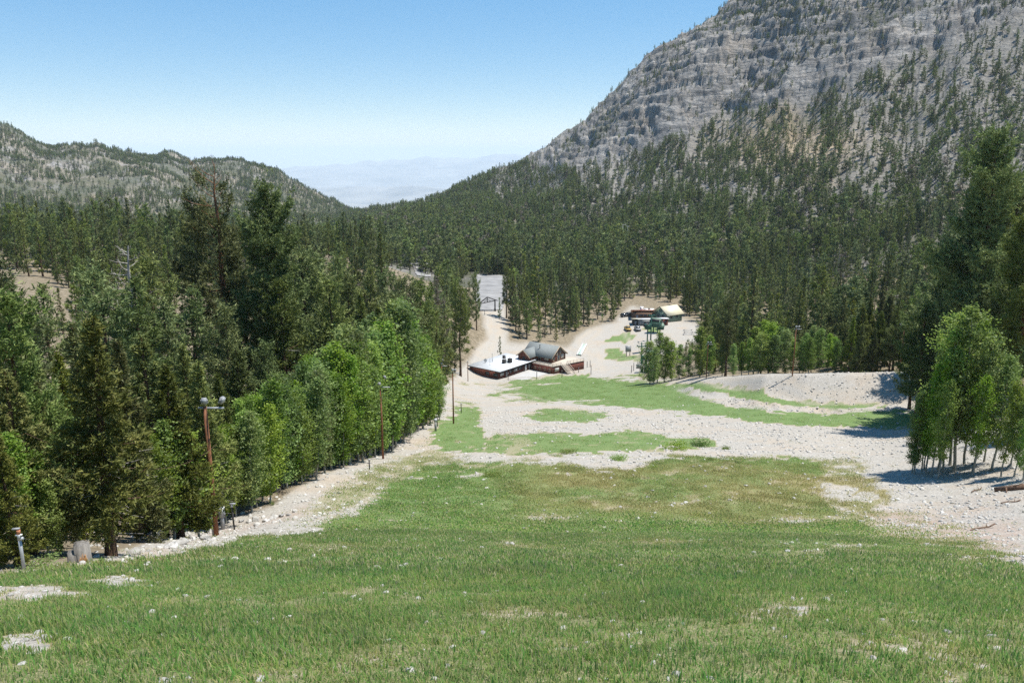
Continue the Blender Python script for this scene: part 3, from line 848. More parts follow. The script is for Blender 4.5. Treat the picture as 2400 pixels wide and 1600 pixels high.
def conifer(seed, h, kind='pine', nb=90, per_m=14, tl=0.3, tw=0.05, k=4, base=0.22, rmax=3.2, r0=0.3, limbs=True, bare_top=0.0, dead=10, gaps=0.25, side_bias=None, pw=None, clump=4.0):
    R = np.random.default_rng(seed)
    tv, tf, ctr = trunk_geo(R, h, r0, 0.02, 0.25 if kind == 'pine' else 0.1, sides=8 if limbs else 5, seg=9 if limbs else 4)
    V = [tv]; F = [tf]
    C = []; O = []
    phi = R.uniform(0, 6.28)
    lobe = R.uniform(0, 6.28, 3)
    pw = R.uniform(0.36, 0.70) if pw is None else pw
    for i in range(nb):
        tc = (i + R.uniform(0.1, 0.9)) / nb
        t = base + (1 - base) * tc
        phi += 2.399 + R.normal(0, 0.5)
        if kind == 'pine':
            prof = (1 - tc) ** pw * (0.62 + 0.38 * min(tc / 0.3, 1)) * (1 + 0.22 * math.sin(5 * tc * 3.1 + lobe[0]) + 0.18 * math.cos(phi + lobe[1]))
            el = -0.15 + 0.75 * tc + R.normal(0, 0.16); droop = 0.10; curl = 0.30
        else:
            prof = (1 - tc) ** 0.85 * (0.85 + 0.15 * min(tc / 0.1, 1)) + 0.02
            el = -0.20 + 0.75 * tc ** 1.3 + R.normal(0, 0.10); droop = 0.16; curl = 0.12
        if side_bias is not None:
            prof *= 1 + side_bias[1] * math.cos(phi - side_bias[0])
        L = max(rmax * prof * R.uniform(0.62, 1.12), 0.12 * rmax * (1 - tc) + 0.12)
        if R.uniform() < gaps: L *= R.uniform(0.3, 0.7)
        p0 = ctr(t * h)
        hd = np.array([math.cos(phi), math.sin(phi), 0.0]); sd = np.array([-hd[1], hd[0], 0.0])
        fpt = lambda s: p0 + hd * (L * s * math.cos(el)) + np.array([0, 0, 1]) * (L * (s * math.sin(el) - droop * s * (1 - s) * 2 + curl * s ** 3 * 0.6))
        is_bare = tc > 1 - bare_top
        if limbs and L > 0.5:
            q = [fpt(s) for s in (0, 0.35, 0.7, 1.0)]
            rb = 0.02 + 0.012 * L
            for j in range(3): _limb(V, F, q[j], q[j + 1], rb * (1 - j / 3.2), rb * (1 - (j + 1) / 3.2), 3)
        if is_bare and (R.uniform() < 0.75 or tc > 0.9): continue
        nt_ = max(3, int(per_m * L * R.uniform(0.7, 1.25)))
        s = R.uniform(0, 1, nt_) ** 0.62
        s = np.clip(0.18 + 0.82 * s, 0, 1.03)
        wide = L * (0.30 if kind == 'pine' else 0.26) * np.sin(np.clip(s, 0, 1) * math.pi * 0.86 + 0.2) + 0.05
        lat = R.normal(0, 0.55, nt_) * wide
        if kind == 'pine':
            # needles gather in clumps towards the branch ends
            ncl = max(2, int(L * clump))
            sc_ = np.clip(0.3 + 0.75 * R.uniform(0, 1, ncl) ** 0.6, 0, 1.03)
            lc_ = R.normal(0, 0.7, ncl) * L * 0.30 * np.sin(np.clip(sc_, 0, 1) * math.pi * 0.86 + 0.2)
            zc_ = R.normal(0.04 * L, 0.09 * L + 0.05, ncl)
            ci = R.integers(0, ncl, nt_); rc = 0.055 * rmax + 0.09
            s = sc_[ci] + R.normal(0, rc, nt_) / max(L, 0.3); lat = lc_[ci] + R.normal(0, rc, nt_)
            zoff = zc_[ci] + R.normal(0, rc * 0.7, nt_)
        else:
            zoff = None
        thick = (0.10 if kind == 'pine' else 0.055) * L + 0.08
        P = p0 + hd[None] * (L * s * math.cos(el))[:, None] + sd[None] * lat[:, None]
        P[:, 2] += L * (s * math.sin(el) - droop * s * (1 - s) * 2 + curl * s ** 3 * 0.6) + (R.normal(0.0, thick, nt_) if zoff is None else zoff) - np.abs(lat) * 0.12
        C.append(P)
        od = hd[None] * 0.8 + sd[None] * np.sign(lat)[:, None] * 0.5
        O.append(od)
    # a leader at the top
    if bare_top == 0:
        n = max(4, int(per_m * 0.05 * h))
        zz = R.uniform(0.93, 1.0, n) * h
        P = np.stack([ctr(z) for z in zz]) + R.normal(0, 0.05 * rmax, (n, 3)) * np.array([1, 1, 0.3])
        C.append(P); O.append(R.normal(0, 0.5, (n, 3)) + [0, 0, 0.6])
    # dead twigs under the crown
    nf0 = sum(len(f) for f in F)
    for i in range(dead if limbs else 0):
        t = R.uniform(0.08, base + 0.45); p0 = ctr(t * h); a = R.uniform(0, 6.28); L = R.uniform(0.25, 0.6) * rmax
        e = p0 + np.array([math.cos(a) * L, math.sin(a) * L, R.uniform(-0.3, 0.25) * L])
        _limb(V, F, p0, e, 0.03, 0.008, 3)
    C = np.concatenate(C); O = np.concatenate(O)
    cv, cf, tint = tufts(R, C, O, tl, tw, k)
    return (np.concatenate(V), np.concatenate(F), nf0), (cv, cf, tint)

def aspen(seed, h, nl=5000, size=0.15, base=0.22, rmax=1.5, r0=0.10, limbs=True):
    R = np.random.default_rng(seed)
    tv, tf, ctr = trunk_geo(R, h * 0.97, r0, 0.012, 0.35, sides=7 if limbs else 4, seg=9 if limbs else 4)
    V = [tv]; F = [tf]
    nb = 46 if limbs else 22
    C = []
    phi = 0
    Ls = []
    for i in range(nb):
        tc = (i + R.uniform()) / nb
        t = base + (1 - base) * tc
        phi += 2.399 + R.normal(0, 0.6)
        prof = (math.sin(min(tc * 1.15 + 0.18, 1.0) * math.pi * 0.5) if tc < 0.7 else 1.0) * (1 - tc) ** 0.55 + 0.10
        L = rmax * prof * R.uniform(0.45, 1.45)
        el = 0.45 + 0.6 * tc + R.normal(0, 0.15)
        p0 = ctr(t * h * 0.97)
        hd = np.array([math.cos(phi) * math.cos(el), math.sin(phi) * math.cos(el), math.sin(el)])
        e = p0 + hd * L
        if limbs: _limb(V, F, p0, e, 0.014 + 0.008 * L, 0.006, 3)
        n = max(4, int(nl / nb * (0.25 + L / rmax)))
        # leaves gather in small clusters
        nc = max(2, n // 14)
        s = 0.2 + 0.85 * R.uniform(0, 1, nc) ** 0.7
        cc = p0 + hd[None] * (L * s)[:, None] + R.normal(0, 0.16 * L + 0.06, (nc, 3))
        P = np.repeat(cc, n // nc, 0)
        P = P + R.normal(0, 0.15 + 0.05 * L, P.shape) * np.array([1, 1, 0.8])
        C.append(P)
    C = np.concatenate(C)
    lv, lf, tint = leaves(R, C, size)
    return (np.concatenate(V), np.concatenate(F)), (lv, lf, tint)

def dead_tree(seed, h, r0=0.25, nb=45, rmax=2.6):
    R = np.random.default_rng(seed)
    tv, tf, ctr = trunk_geo(R, h, r0, 0.03, 0.5)
    V = [tv]; F = [tf]
    BV = []; BF = []
    phi = 0
    for i in range(nb):
        tc = i / nb; t = 0.2 + 0.8 * tc; phi += 2.4 + R.normal(0, 0.6)
        L = rmax * (1 - tc) ** 0.6 * R.uniform(0.4, 1.1) + 0.3
        p = ctr(t * h); d = np.array([math.cos(phi), math.sin(phi), R.uniform(-0.25, 0.5)])
        for j in range(4):
            q = p + d * L / 4
            _limb(BV, BF, p, q, 0.045 * (1 - j / 5), 0.045 * (1 - (j + 1) / 5), 3)
            if j > 0:
                for _ in range(2):
                    tw_ = d + R.normal(0, 0.7, 3); _limb(BV, BF, q, q + tw_ * L * 0.22, 0.016, 0.006, 3)
            d = d + R.normal(0, 0.22, 3) + np.array([0, 0, 0.1]); p = q
    return (np.concatenate(V), np.concatenate(F)), (np.concatenate(BV), np.concatenate(BF), None)

class Proto:
    """one tree shape: a trunk mesh and a crown mesh that every copy shares"""
    def __init__(s, name, h, geo, tmat, cmat, cname='crown'):
        g0, (cv, cf, tint) = geo
        tv, tf = g0[:2]
        s.h = h; s.cname = cname
        s.trunk = mesh_from(name + '_trunk', tv, tf, tmat, True)
        if len(g0) > 2 and g0[2] < len(tf):
            s.trunk.materials.append(M_GREYWOOD)
            s.trunk.polygons.foreach_set('material_index', (np.arange(len(tf)) >= g0[2]).astype(np.int32))
        s.crown = mesh_from(name + '_' + cname, cv, cf, cmat, False, {'tint': tint} if tint is not None else None)

def stuff_proto(name, geo, tmat, cmat):
    """trunk and crown in one mesh, for far woods that read as one mass; stays out of the scene"""
    (tv, tf), (cv, cf, tint) = geo[0][:2], geo[1]
    n = len(tv)
    me = mesh_from(name, np.concatenate([tv, cv]), [tf, cf + n], tmat, False, {'tint': np.concatenate([np.zeros(n), tint])})
    me.materials.append(cmat)
    mi = np.concatenate([np.zeros(len(tf), np.int32), np.ones(len(cf), np.int32)])
    me.polygons.foreach_set('material_index', mi)
    return bpy.data.objects.new(name, me)

TALL_PINE = Proto('tall_pine', 30, conifer(101, 30, 'pine', 105, 40, 0.44, 0.06, 5, 0.16, 4.9, 0.45, gaps=0.25, pw=0.36, clump=3.2), M_REDBARK, M_PINE)
SNAG_PINE = Proto('snag_pine', 30, conifer(102, 30, 'pine', 95, 34, 0.42, 0.06, 5, 0.16, 4.6, 0.55, bare_top=0.26, gaps=0.3, side_bias=(2.9, 0.35), pw=0.30, clump=3.0), M_REDBARK, M_PINE)
PINES = [Proto('pine_a', 16, conifer(111, 16, 'pine', 70, 36, 0.34, 0.05, 4, 0.14, 3.1, 0.24, gaps=0.35), M_BARK, M_PINE),
         Proto('pine_b', 16, conifer(112, 16, 'pine', 66, 36, 0.34, 0.05, 4, 0.20, 2.7, 0.22, gaps=0.35), M_BARK, M_PINE),
         Proto('pine_c', 16, conifer(113, 16, 'pine', 56, 34, 0.36, 0.05, 4, 0.30, 3.2, 0.26, gaps=0.45, dead=26), M_BARK, M_PINE)]
FIRS = [Proto('fir_a', 10, conifer(121, 10, 'fir', 130, 42, 0.20, 0.035, 4, 0.10, 1.9, 0.17, gaps=0.2, dead=34), M_BARK, M_FIR),
        Proto('fir_b', 10, conifer(122, 10, 'fir', 120, 42, 0.20, 0.035, 4, 0.06, 1.55, 0.15, gaps=0.3, dead=30), M_BARK, M_FIR),
        Proto('fir_c', 10, conifer(123, 10, 'fir', 115, 40, 0.21, 0.035, 4, 0.16, 2.2, 0.19, gaps=0.35, dead=40), M_BARK, M_FIR)]
ASPENS = [Proto('aspen_a', 10, aspen(131, 10, 6000, 0.155, 0.08, 1.5, 0.075), M_ASPBARK, M_ASPEN),
          Proto('aspen_b', 10, aspen(132, 10, 5200, 0.155, 0.13, 1.25, 0.07), M_ASPBARK, M_ASPEN),
          Proto('aspen_c', 10, aspen(133, 10, 6400, 0.155, 0.06, 1.75, 0.08), M_ASPBARK, M_ASPEN)]
CLUMP_ASPENS = [Proto('clump_aspen_%s' % 'abc'[i], 13, aspen(136 + i, 13, 7600, 0.17, (0.17, 0.13, 0.20)[i], (2.0, 1.7, 2.2)[i], 0.10), M_ASPBARK, M_ASPEN) for i in range(3)]
MID_PINES = [Proto('mid_pine_%s' % 'abcdef'[i], 16, conifer(141 + i, 16, 'pine', 34, 17, 0.55, 0.085, 4, (0.04, 0.08, 0.03, 0.14, 0.05, 0.18)[i], (3.0, 2.4, 3.4, 2.9, 2.1, 3.1)[i], 0.22, True, dead=4, gaps=(0.3, 0.2, 0.4, 0.5, 0.25, 0.5)[i]), M_BARK, M_PINE) for i in range(6)]
MID_FIRS = [Proto('mid_fir_%s' % 'ab'[i], 16, conifer(151 + i, 16, 'fir', 60, 12, 0.50, 0.085, 4, 0.08, (2.3, 1.8)[i], 0.2, True, dead=0), M_BARK, M_FIR) for i in range(2)]
MID_ASPENS = [Proto('mid_aspen_%s' % 'ab'[i], 10, aspen(161 + i, 10, 1700, 0.30, 0.14, (1.6, 1.35)[i], 0.09, True), M_ASPBARK, M_ASPEN) for i in range(2)]
DYING_PINE = Proto('dying_pine', 22, conifer(171, 22, 'pine', 95, 9, 0.42, 0.06, 4, 0.16, 2.7, 0.26, gaps=0.3, dead=16), M_REDBARK, M_DYING)
SNAG = Proto('snag', 12, dead_tree(181, 12), M_GREYWOOD, M_GREYWOOD)

def proto_stats(P):
    return len(P.crown.polygons)

GREEN_COUNT = {}
PLACED = []     # (x, y, radius) trunks already standing
def put_tree(P, name, label, cat, x, y, h, group=None, rz=None, wide=1.0, lean=(0, 0), z=None):
    z = gz(x, y) if z is None else z
    s = h / P.h
    o = thing(name, label, cat, (x, y, z), rz if rz is not None else random.uniform(0, 6.28), group)
    o.scale = (s * wide, s * wide, s)
    o.rotation_euler = (lean[0], lean[1], o.rotation_euler[2])
    a = link('trunk', P.trunk, o); b = link(P.cname, P.crown, o)
    PLACED.append((x, y, 1.2))
    return o

def spec_tree(P, name, label, cat, u, vtop, y, group=None, wide=1.0, **kw):
    a = float(au(u, vtop + 120)); x = a * y
    z = gz(x, y)
    h = float(tanv(vtop)) * y - z
    return put_tree(P, name, label, cat, x, y, max(h, 1.5), group, wide=wide, z=z, **kw)
# ------------------------------------------------------------------ woods: single trees first
# --- named trees that stand out
spec_tree(TALL_PINE, 'pine_tree', 'tallest dense green pine rising above the aspen grove on the left', 'tree', 612, 440, 104, rz=1.0)
spec_tree(SNAG_PINE, 'pine_tree', 'tall ragged pine with a bare dead top beside the tallest pine', 'tree', 503, 382, 110, rz=0.3)
spec_tree(DYING_PINE, 'pine_tree', 'reddish brown dying pine behind the aspen grove', 'tree', 1024, 650, 205)
spec_tree(PINES[2], 'pine_tree', 'slender pine with a long bare trunk beside the flat-roofed building', 'tree', 1078, 672, 252, wide=0.75)
spec_tree(PINES[1], 'pine_tree', 'narrow pine on the tan bank to the left of the timber gate', 'tree', 1117, 640, 322, wide=0.7)
spec_tree(PINES[2], 'pine_tree', 'sparse dark pine standing right beside the timber gate', 'tree', 1187, 625, 360, wide=0.8)
spec_tree(MID_PINES[1], 'pine_tree', 'small young pine between the timber gate and the sparse pine', 'tree', 1171, 697, 356, wide=0.8)
spec_tree(MID_PINES[1], 'pine_tree', 'thin young pine behind the white flat roof', 'tree', 1172, 788, 292, wide=0.7)
spec_tree(SNAG, 'dead_tree', 'bare grey dead tree with twisted branches in the left woods', 'tree', 318, 575, 96)
spec_tree(SNAG, 'dead_tree', 'small bare grey dead tree among firs low on the left', 'tree', 110, 985, 27, rz=2.0)
spec_tree(FIRS[2], 'fir_tree', 'fir with a bare leaning trunk foot beside the sawn stump', 'tree', 206, 745, 23.6, wide=1.15, lean=(0.0, -0.05))
spec_tree(TALL_PINE, 'pine_tree', 'large dark pine at the right edge behind the aspen clump', 'tree', 2335, 312, 112, rz=2.5)
spec_tree(PINES[0], 'pine_tree', 'dark pine just left of the large edge pine', 'tree', 2268, 468, 116)
spec_tree(PINES[2], 'pine_tree', 'pine with pale dead twigs above the end of the gravel berm', 'tree', 2165, 715, 118, wide=1.3)
spec_tree(TALL_PINE, 'pine_tree', 'dark pine cut by the right edge of the picture', 'tree', 2425, 480, 96, rz=4.0)
spec_tree(PINES[0], 'pine_tree', 'low spreading pine bough reaching in at the right edge', 'tree', 2450, 700, 82, wide=1.2)
for u, vt, y in [(2230, 560, 122), (2300, 590, 108), (2365, 430, 116), (2200, 690, 126), (2390, 640, 100), (2330, 660, 104), (2255, 690, 114), (2140, 760, 132)]:
    spec_tree(random.choice(PINES), 'pine_tree', 'dark pine among those behind the right aspen clump', 'tree', u, vt, y, 'pines behind the right aspen clump', wide=random.uniform(1.0, 1.3))
spec_tree(PINES[2], 'pine_tree', 'tall thin-trunked pine standing on the crest of the gravel berm', 'tree', 1704, 700, 178, wide=0.9)

# --- front row of firs and pines on the left
lf = [(-70, 640, 27, 'p'), (15, 690, 25, 'p'), (75, 790, 30, 'f'), (118, 672, 54, 'p'), (150, 830, 33, 'f'), (262, 700, 60, 'p'), (330, 655, 72, 'p'), (290, 800, 34, 'f'),
      (345, 790, 44, 'f'), (395, 860, 40, 'f'), (440, 810, 52, 'f'), (478, 850, 50, 'f'), (525, 880, 56, 'f'), (100, 900, 26, 'f'), (30, 870, 23, 'f'), (-30, 850, 24, 'f'), (180, 760, 46, 'f'), (560, 820, 66, 'f'),
      (400, 700, 76, 'p'), (50, 700, 50, 'p'), (225, 640, 84, 'p'), (450, 680, 86, 'p'), (365, 610, 98, 'p'), (540, 720, 84, 'p'), (500, 960, 53, 'f'), (330, 930, 36, 'f'), (-20, 600, 45, 'p'), (10, 1000, 20, 'f'),
      (660, 660, 100, 'p'), (575, 640, 108, 'p')]
for i, (u, vt, y, k) in enumerate(lf):
    P = PINES[i % 3] if k == 'p' else FIRS[i % 3]
    spec_tree(P, 'pine_tree' if k == 'p' else 'fir_tree',
              'olive pine tree in the thick woods along the left edge of the meadow' if k == 'p' else 'yellow-green fir tree in the front row of the left woods', 'tree', u, vt, y,
              'pines in the left woods' if k == 'p' else 'firs in the left woods', wide=random.uniform(1.0, 1.3))
spec_tree(FIRS[1], 'fir_tree', 'pointed golden-green fir rising out of the aspen grove', 'tree', 850, 690, 104, wide=1.0)
spec_tree(FIRS[0], 'fir_tree', 'second golden-green fir in the aspen grove, lower than its pointed neighbour', 'tree', 893, 722, 106, wide=0.95)
for u, vt, y in [(715, 590, 118), (748, 610, 130), (790, 600, 140), (825, 650, 128), (775, 660, 112), (870, 630, 150), (915, 640, 160), (950, 655, 150), (985, 660, 175), (930, 690, 135), (690, 640, 128), (1000, 720, 150), (965, 720, 130)]:
    spec_tree(random.choice(PINES), 'pine_tree', 'olive pine tree behind the aspen grove on the left', 'tree', u, vt, y, 'pines behind the aspen grove', wide=random.uniform(0.95, 1.25))
# pines standing on the bare left hilltop
for u, vt, y in [(68, 528, 250), (100, 520, 256), (128, 518, 248), (165, 512, 258), (196, 540, 262), (216, 536, 250), (263, 545, 270), (340, 540, 300), (385, 532, 310), (60, 545, 265), (300, 565, 260), (415, 560, 290), (230, 560, 275), (30, 560, 280)]:
    spec_tree(random.choice(MID_PINES), 'pine_tree', 'olive pine standing on the bare tan hilltop on the left', 'tree', u, vt, y, 'pines on the left hilltop', wide=random.uniform(0.95, 1.2))

# --- aspens of the left grove
eu = [540, 560, 640, 700, 750, 820, 880, 930, 980, 1020, 1045]
ey = [50, 53, 58, 64, 71, 79, 89, 99, 113, 124, 134]
ev = [960, 950, 908, 890, 835, 800, 775, 738, 775, 835, 880]
na = 0
for row, (off, n, dv) in enumerate([(0.8, 30, 30), (3.5, 30, 6), (7.5, 26, -14), (13, 16, -18)]):
    for i in range(n):
        u = 575 + (1046 - 575) * (i + random.uniform(0.1, 0.9)) / n - off * 1.6
        y = np.interp(u, eu, ey) + off + random.uniform(-1.2, 3.2)
        vt = np.interp(u, eu, ev) + dv + random.choice([random.uniform(-35, 20), random.uniform(-10, 60)])
        spec_tree(ASPENS[na % 3], 'aspen_tree', 'inner green aspen of the left grove behind its front row' if row else 'aspen of the front row', 'tree', u, vt, y, 'inner aspens of the left grove' if row else 'front row of the left aspen grove', wide=random.uniform(0.85, 1.45), lean=(random.uniform(-.06, .06), random.uniform(-.06, .06)))
        na += 1
for u, vt, y in [(25, 1010, 22), (95, 1050, 23), (70, 960, 26), (392, 985, 39), (420, 1030, 41), (455, 1010, 44), (545, 990, 54), (128, 1120, 22.5), (580, 960, 58), (350, 1020, 37), (520, 1000, 52)]:
    spec_tree(random.choice(ASPENS), 'aspen_tree', 'young aspen with fresh green leaves between the firs on the left', 'tree', u, vt, y, 'young aspens among the left firs', wide=random.uniform(1.1, 1.4))
# --- aspen clump on the right
for u, vt, y in [(2188, 850, 73.5), (2203, 842, 72), (2222, 800, 75), (2238, 770, 73), (2258, 735, 76), (2272, 716, 72.5), (2290, 745, 75), (2306, 800, 71), (2325, 830, 74), (2345, 835, 70), (2362, 890, 67), (2385, 940, 66), (2405, 960, 64), (2170, 905, 75.5), (2152, 915, 74.5), (2142, 950, 75), (2180, 868, 76), (2212, 890, 70.5), (2296, 880, 69.5), (2380, 900, 70)]:
    spec_tree(random.choice(CLUMP_ASPENS), 'aspen_tree', 'bright green aspen in the clump on the gravel at the right', 'tree', u, vt, y, 'aspen clump on the right', wide=random.uniform(0.85, 1.15), lean=(random.uniform(-.03, .03), random.uniform(-.03, .03)))
# --- aspens and firs behind the berm
for u, vt, y in [(1522, 800, 205), (1540, 778, 208), (1556, 790, 204), (1572, 800, 203), (1590, 806, 206), (1610, 815, 203), (1530, 812, 199)]:
    spec_tree(random.choice(ASPENS), 'aspen_tree', 'bushy aspen beside the green lift terminal', 'tree', u, vt, y, 'aspens beside the lift terminal', wide=random.uniform(1.2, 1.6))
for u, vt, y in [(1640, 765, 192), (1660, 785, 188), (1765, 765, 172), (1783, 750, 174), (1800, 756, 170), (1818, 765, 173), (1838, 772, 169), (1752, 790, 170), (1880, 780, 167), (1900, 762, 169), (1918, 768, 166), (1937, 780, 168), (1955, 798, 166), (1735, 800, 172), (1870, 790, 170), (1775, 780, 168), (1812, 785, 167), (1850, 795, 167), (1892, 790, 164), (1690, 800, 180), (1715, 805, 176), (1945, 790, 171)]:
    spec_tree(random.choice(ASPENS), 'aspen_tree', 'light green aspen in the row behind the gravel berm', 'tree', u, vt, y, 'aspens behind the berm', wide=random.uniform(1.2, 1.6))
for u, vt, y in [(1645, 735, 205), (1675, 745, 200), (1990, 745, 165), (2012, 715, 168), (2030, 700, 172), (2055, 730, 164), (2075, 690, 170), (2095, 720, 163), (2125, 740, 160), (1970, 760, 172), (1735, 740, 200), (2145, 690, 158), (2010, 760, 160), (2040, 770, 159), (2082, 765, 158), (2180, 640, 150), (2215, 600, 140), (2240, 650, 125)]:
    k = random.random()
    P = random.choice(FIRS) if k < 0.65 else random.choice(PINES)
    spec_tree(P, 'fir_tree' if k < 0.65 else 'pine_tree', 'dark green fir tree lined up behind the gravel berm' if k < 0.65 else 'olive pine tree lined up behind the gravel berm', 'tree', u, vt, y, 'firs behind the berm' if k < 0.65 else 'pines behind the berm', wide=random.uniform(1.0, 1.25))

# ------------------------------------------------------------------ woods: the rest
def px_of(x, y, z):
    return to_px(x, y, z)
R_ = np.random.default_rng(77)
# candidates on the valley floor and lower slopes
nc = 14000
cy_ = np.sqrt(R_.uniform(78 ** 2, 520 ** 2, nc)); ca_ = R_.uniform(-0.74, 0.74, nc)
cx_ = ca_ * cy_
cz_ = H(cx_, cy_); csm = H_smooth(cx_, cy_)
cu, cv = to_px(cx_, cy_, csm)
opn = poly_sd(cu, cv, OPEN) + 3 * fbm(cx_ / 9, cy_ / 9, 121, 3)
ok = opn < -3 - 250.0 / cy_
# roads and clearings without trees
CLEAR = [[(1070, 705), (1085, 660), (1095, 630), (1195, 630), (1200, 700), (1195, 760), (1200, 815), (1330, 815), (1360, 870), (1100, 900), (1060, 800), (1120, 770)],
         [(900, 625), (930, 585), (985, 590), (1030, 640), (1010, 665), (960, 640)],
         [(1440, 745), (1480, 700), (1590, 715), (1600, 745), (1660, 765), (1650, 810), (1560, 830)],
         [(-50, 640), (100, 640), (160, 700), (150, 770), (40, 760), (-50, 700)], [(400, 690), (500, 700), (500, 780), (430, 800)],
         [(1500, 870), (2150, 860), (2150, 1100), (1500, 950)]]
for pol in CLEAR:
    ok &= poly_sd(cu, cv, pol) < R_.uniform(-6, 2, nc)
# the ring behind the front rows on the left is already planted
ok &= ~((cy_ < 150) & (ca_ < -0.05) & (poly_sd(cu, cv, OPEN) > -220) & (R_.uniform(0, 1, nc) < 0.6))
hh_ = np.clip(R_.normal(13.5, 4.3, nc), 5, 25)
hh_ = np.where(R_.uniform(0, 1, nc) < 0.22, R_.uniform(3.0, 8.0, nc), hh_)
hh_ = np.where((cy_ < 240) & (ca_ < -0.12), hh_ * 0.68, hh_)
# glimpses between the trees: (u0, v0, u1, v1, seen at distance)
for (w0, h0, w1, h1, yd) in [(915, 592, 1014, 645, 470), (1120, 638, 1182, 728, 372), (25, 655, 100, 740, 190), (415, 690, 505, 775, 180), (1440, 722, 1600, 800, 352), (1386, 757, 1500, 850, 330), (1600, 755, 1640, 790, 350)]:
    wpx = 2.2 / cy_ * FPX
    _, vt_ = to_px(cx_, cy_, cz_ + hh_)
    _, vb_ = to_px(cx_, cy_, cz_)
    ok &= ~((cy_ < yd) & (cu + wpx > w0) & (cu - wpx < w1) & (vt_ < h1) & (vb_ > h0))
ok &= R_.uniform(0, 1, nc) < (0.55 + 0.45 * sstep(-0.3, 0.4, fbm(cx_ / 30, cy_ / 30, 191, 3)))
idx = np.where(ok)[0]
# keep trunks apart
cell = {}
def far_enough(x, y, r):
    ix, iy = int(x // 6), int(y // 6)
    for i in range(ix - 1, ix + 2):
        for j in range(iy - 1, iy + 2):
            for (a, b) in cell.get((i, j), ()):
                if (a - x) ** 2 + (b - y) ** 2 < r * r: return False
    return True
for (a, b, _) in PLACED: cell.setdefault((int(a // 6), int(b // 6)), []).append((a, b))
keep = []
for i in idx:
    if far_enough(cx_[i], cy_[i], 3.3):
        cell.setdefault((int(cx_[i] // 6), int(cy_[i] // 6)), []).append((cx_[i], cy_[i])); keep.append(i)
keep = np.array(keep)
kx, ky, kz = cx_[keep], cy_[keep], cz_[keep]
kh = hh_[keep]
# how much of each one shows: nearest first over a coarse picture grid
order = np.argsort(ky)
occ = np.zeros((400, 600), bool)
for (x, y, _) in PLACED:
    z = gz(x, y); u, v0_ = to_px(np.array([x]), np.array([y]), np.array([z])); _, v1_ = to_px(np.array([x]), np.array([y]), np.array([z + 9.0]))
    w = 1.0 / y * FPX
    if y < 140: occ[max(int(v1_[0] / 4), 0):max(int(v0_[0] / 4), 0), max(int((u[0] - w) / 4), 0):max(int((u[0] + w) / 4), 0)] = True
vis = np.zeros(len(keep))
for i in order:
    u, v0_ = to_px(kx[i:i + 1], ky[i:i + 1], kz[i:i + 1]); _, v1_ = to_px(kx[i:i + 1], ky[i:i + 1], kz[i:i + 1] + kh[i] * 0.92)
    w = 1.3 / ky[i] * FPX
    r0_, r1_, c0_, c1_ = [int(np.clip(q, 0, m)) for q, m in ((v1_[0] / 4, 400), (v0_[0] / 4, 400), ((u[0] - w) / 4, 600), ((u[0] + w) / 4, 600))]
    blk = occ[r0_:r1_, c0_:c1_]
    vis[i] = blk.size - blk.sum()
    occ[r0_:r1_, c0_:c1_] = True
rank = np.argsort(-vis)
n_single = 195
single = rank[:n_single]; rest = rank[n_single:]
rest = rest[(vis[rest] > 0) | (R_.uniform(0, 1, len(rest)) < 0.35)]
def zone_label(x, y):
    u, v = to_px(np.array([x]), np.array([y]), np.array([gz(x, y)])); u = u[0]
    if u < 560: return ('olive pine tree on the wooded slope at the far left', 'pines on the left slope')
    if u < 1120: return ('olive pine tree on the hillside between the aspen grove and the gate', 'pines on the hillside by the gate')
    if u < 1420: return ('dark pine tree in the wood behind the brown chalet', 'pines behind the chalet')
    if u < 1900: return ('dark pine tree in the valley wood above the row of light green aspens', 'pines in the valley wood')
    return ('dark pine tree in the wood above the right end of the berm', 'pines above the end of the berm')
for i in single:
    P = MID_PINES[int(R_.integers(6))] if R_.uniform() < 0.7 else MID_FIRS[int(R_.integers(2))]
    if ky[i] < 150: P = PINES[int(R_.integers(3))]
    lb, gr = zone_label(kx[i], ky[i])
    put_tree(P, 'pine_tree', lb, 'tree', float(kx[i]), float(ky[i]), float(kh[i]), gr, wide=R_.uniform(0.85, 1.2), z=float(kz[i]))

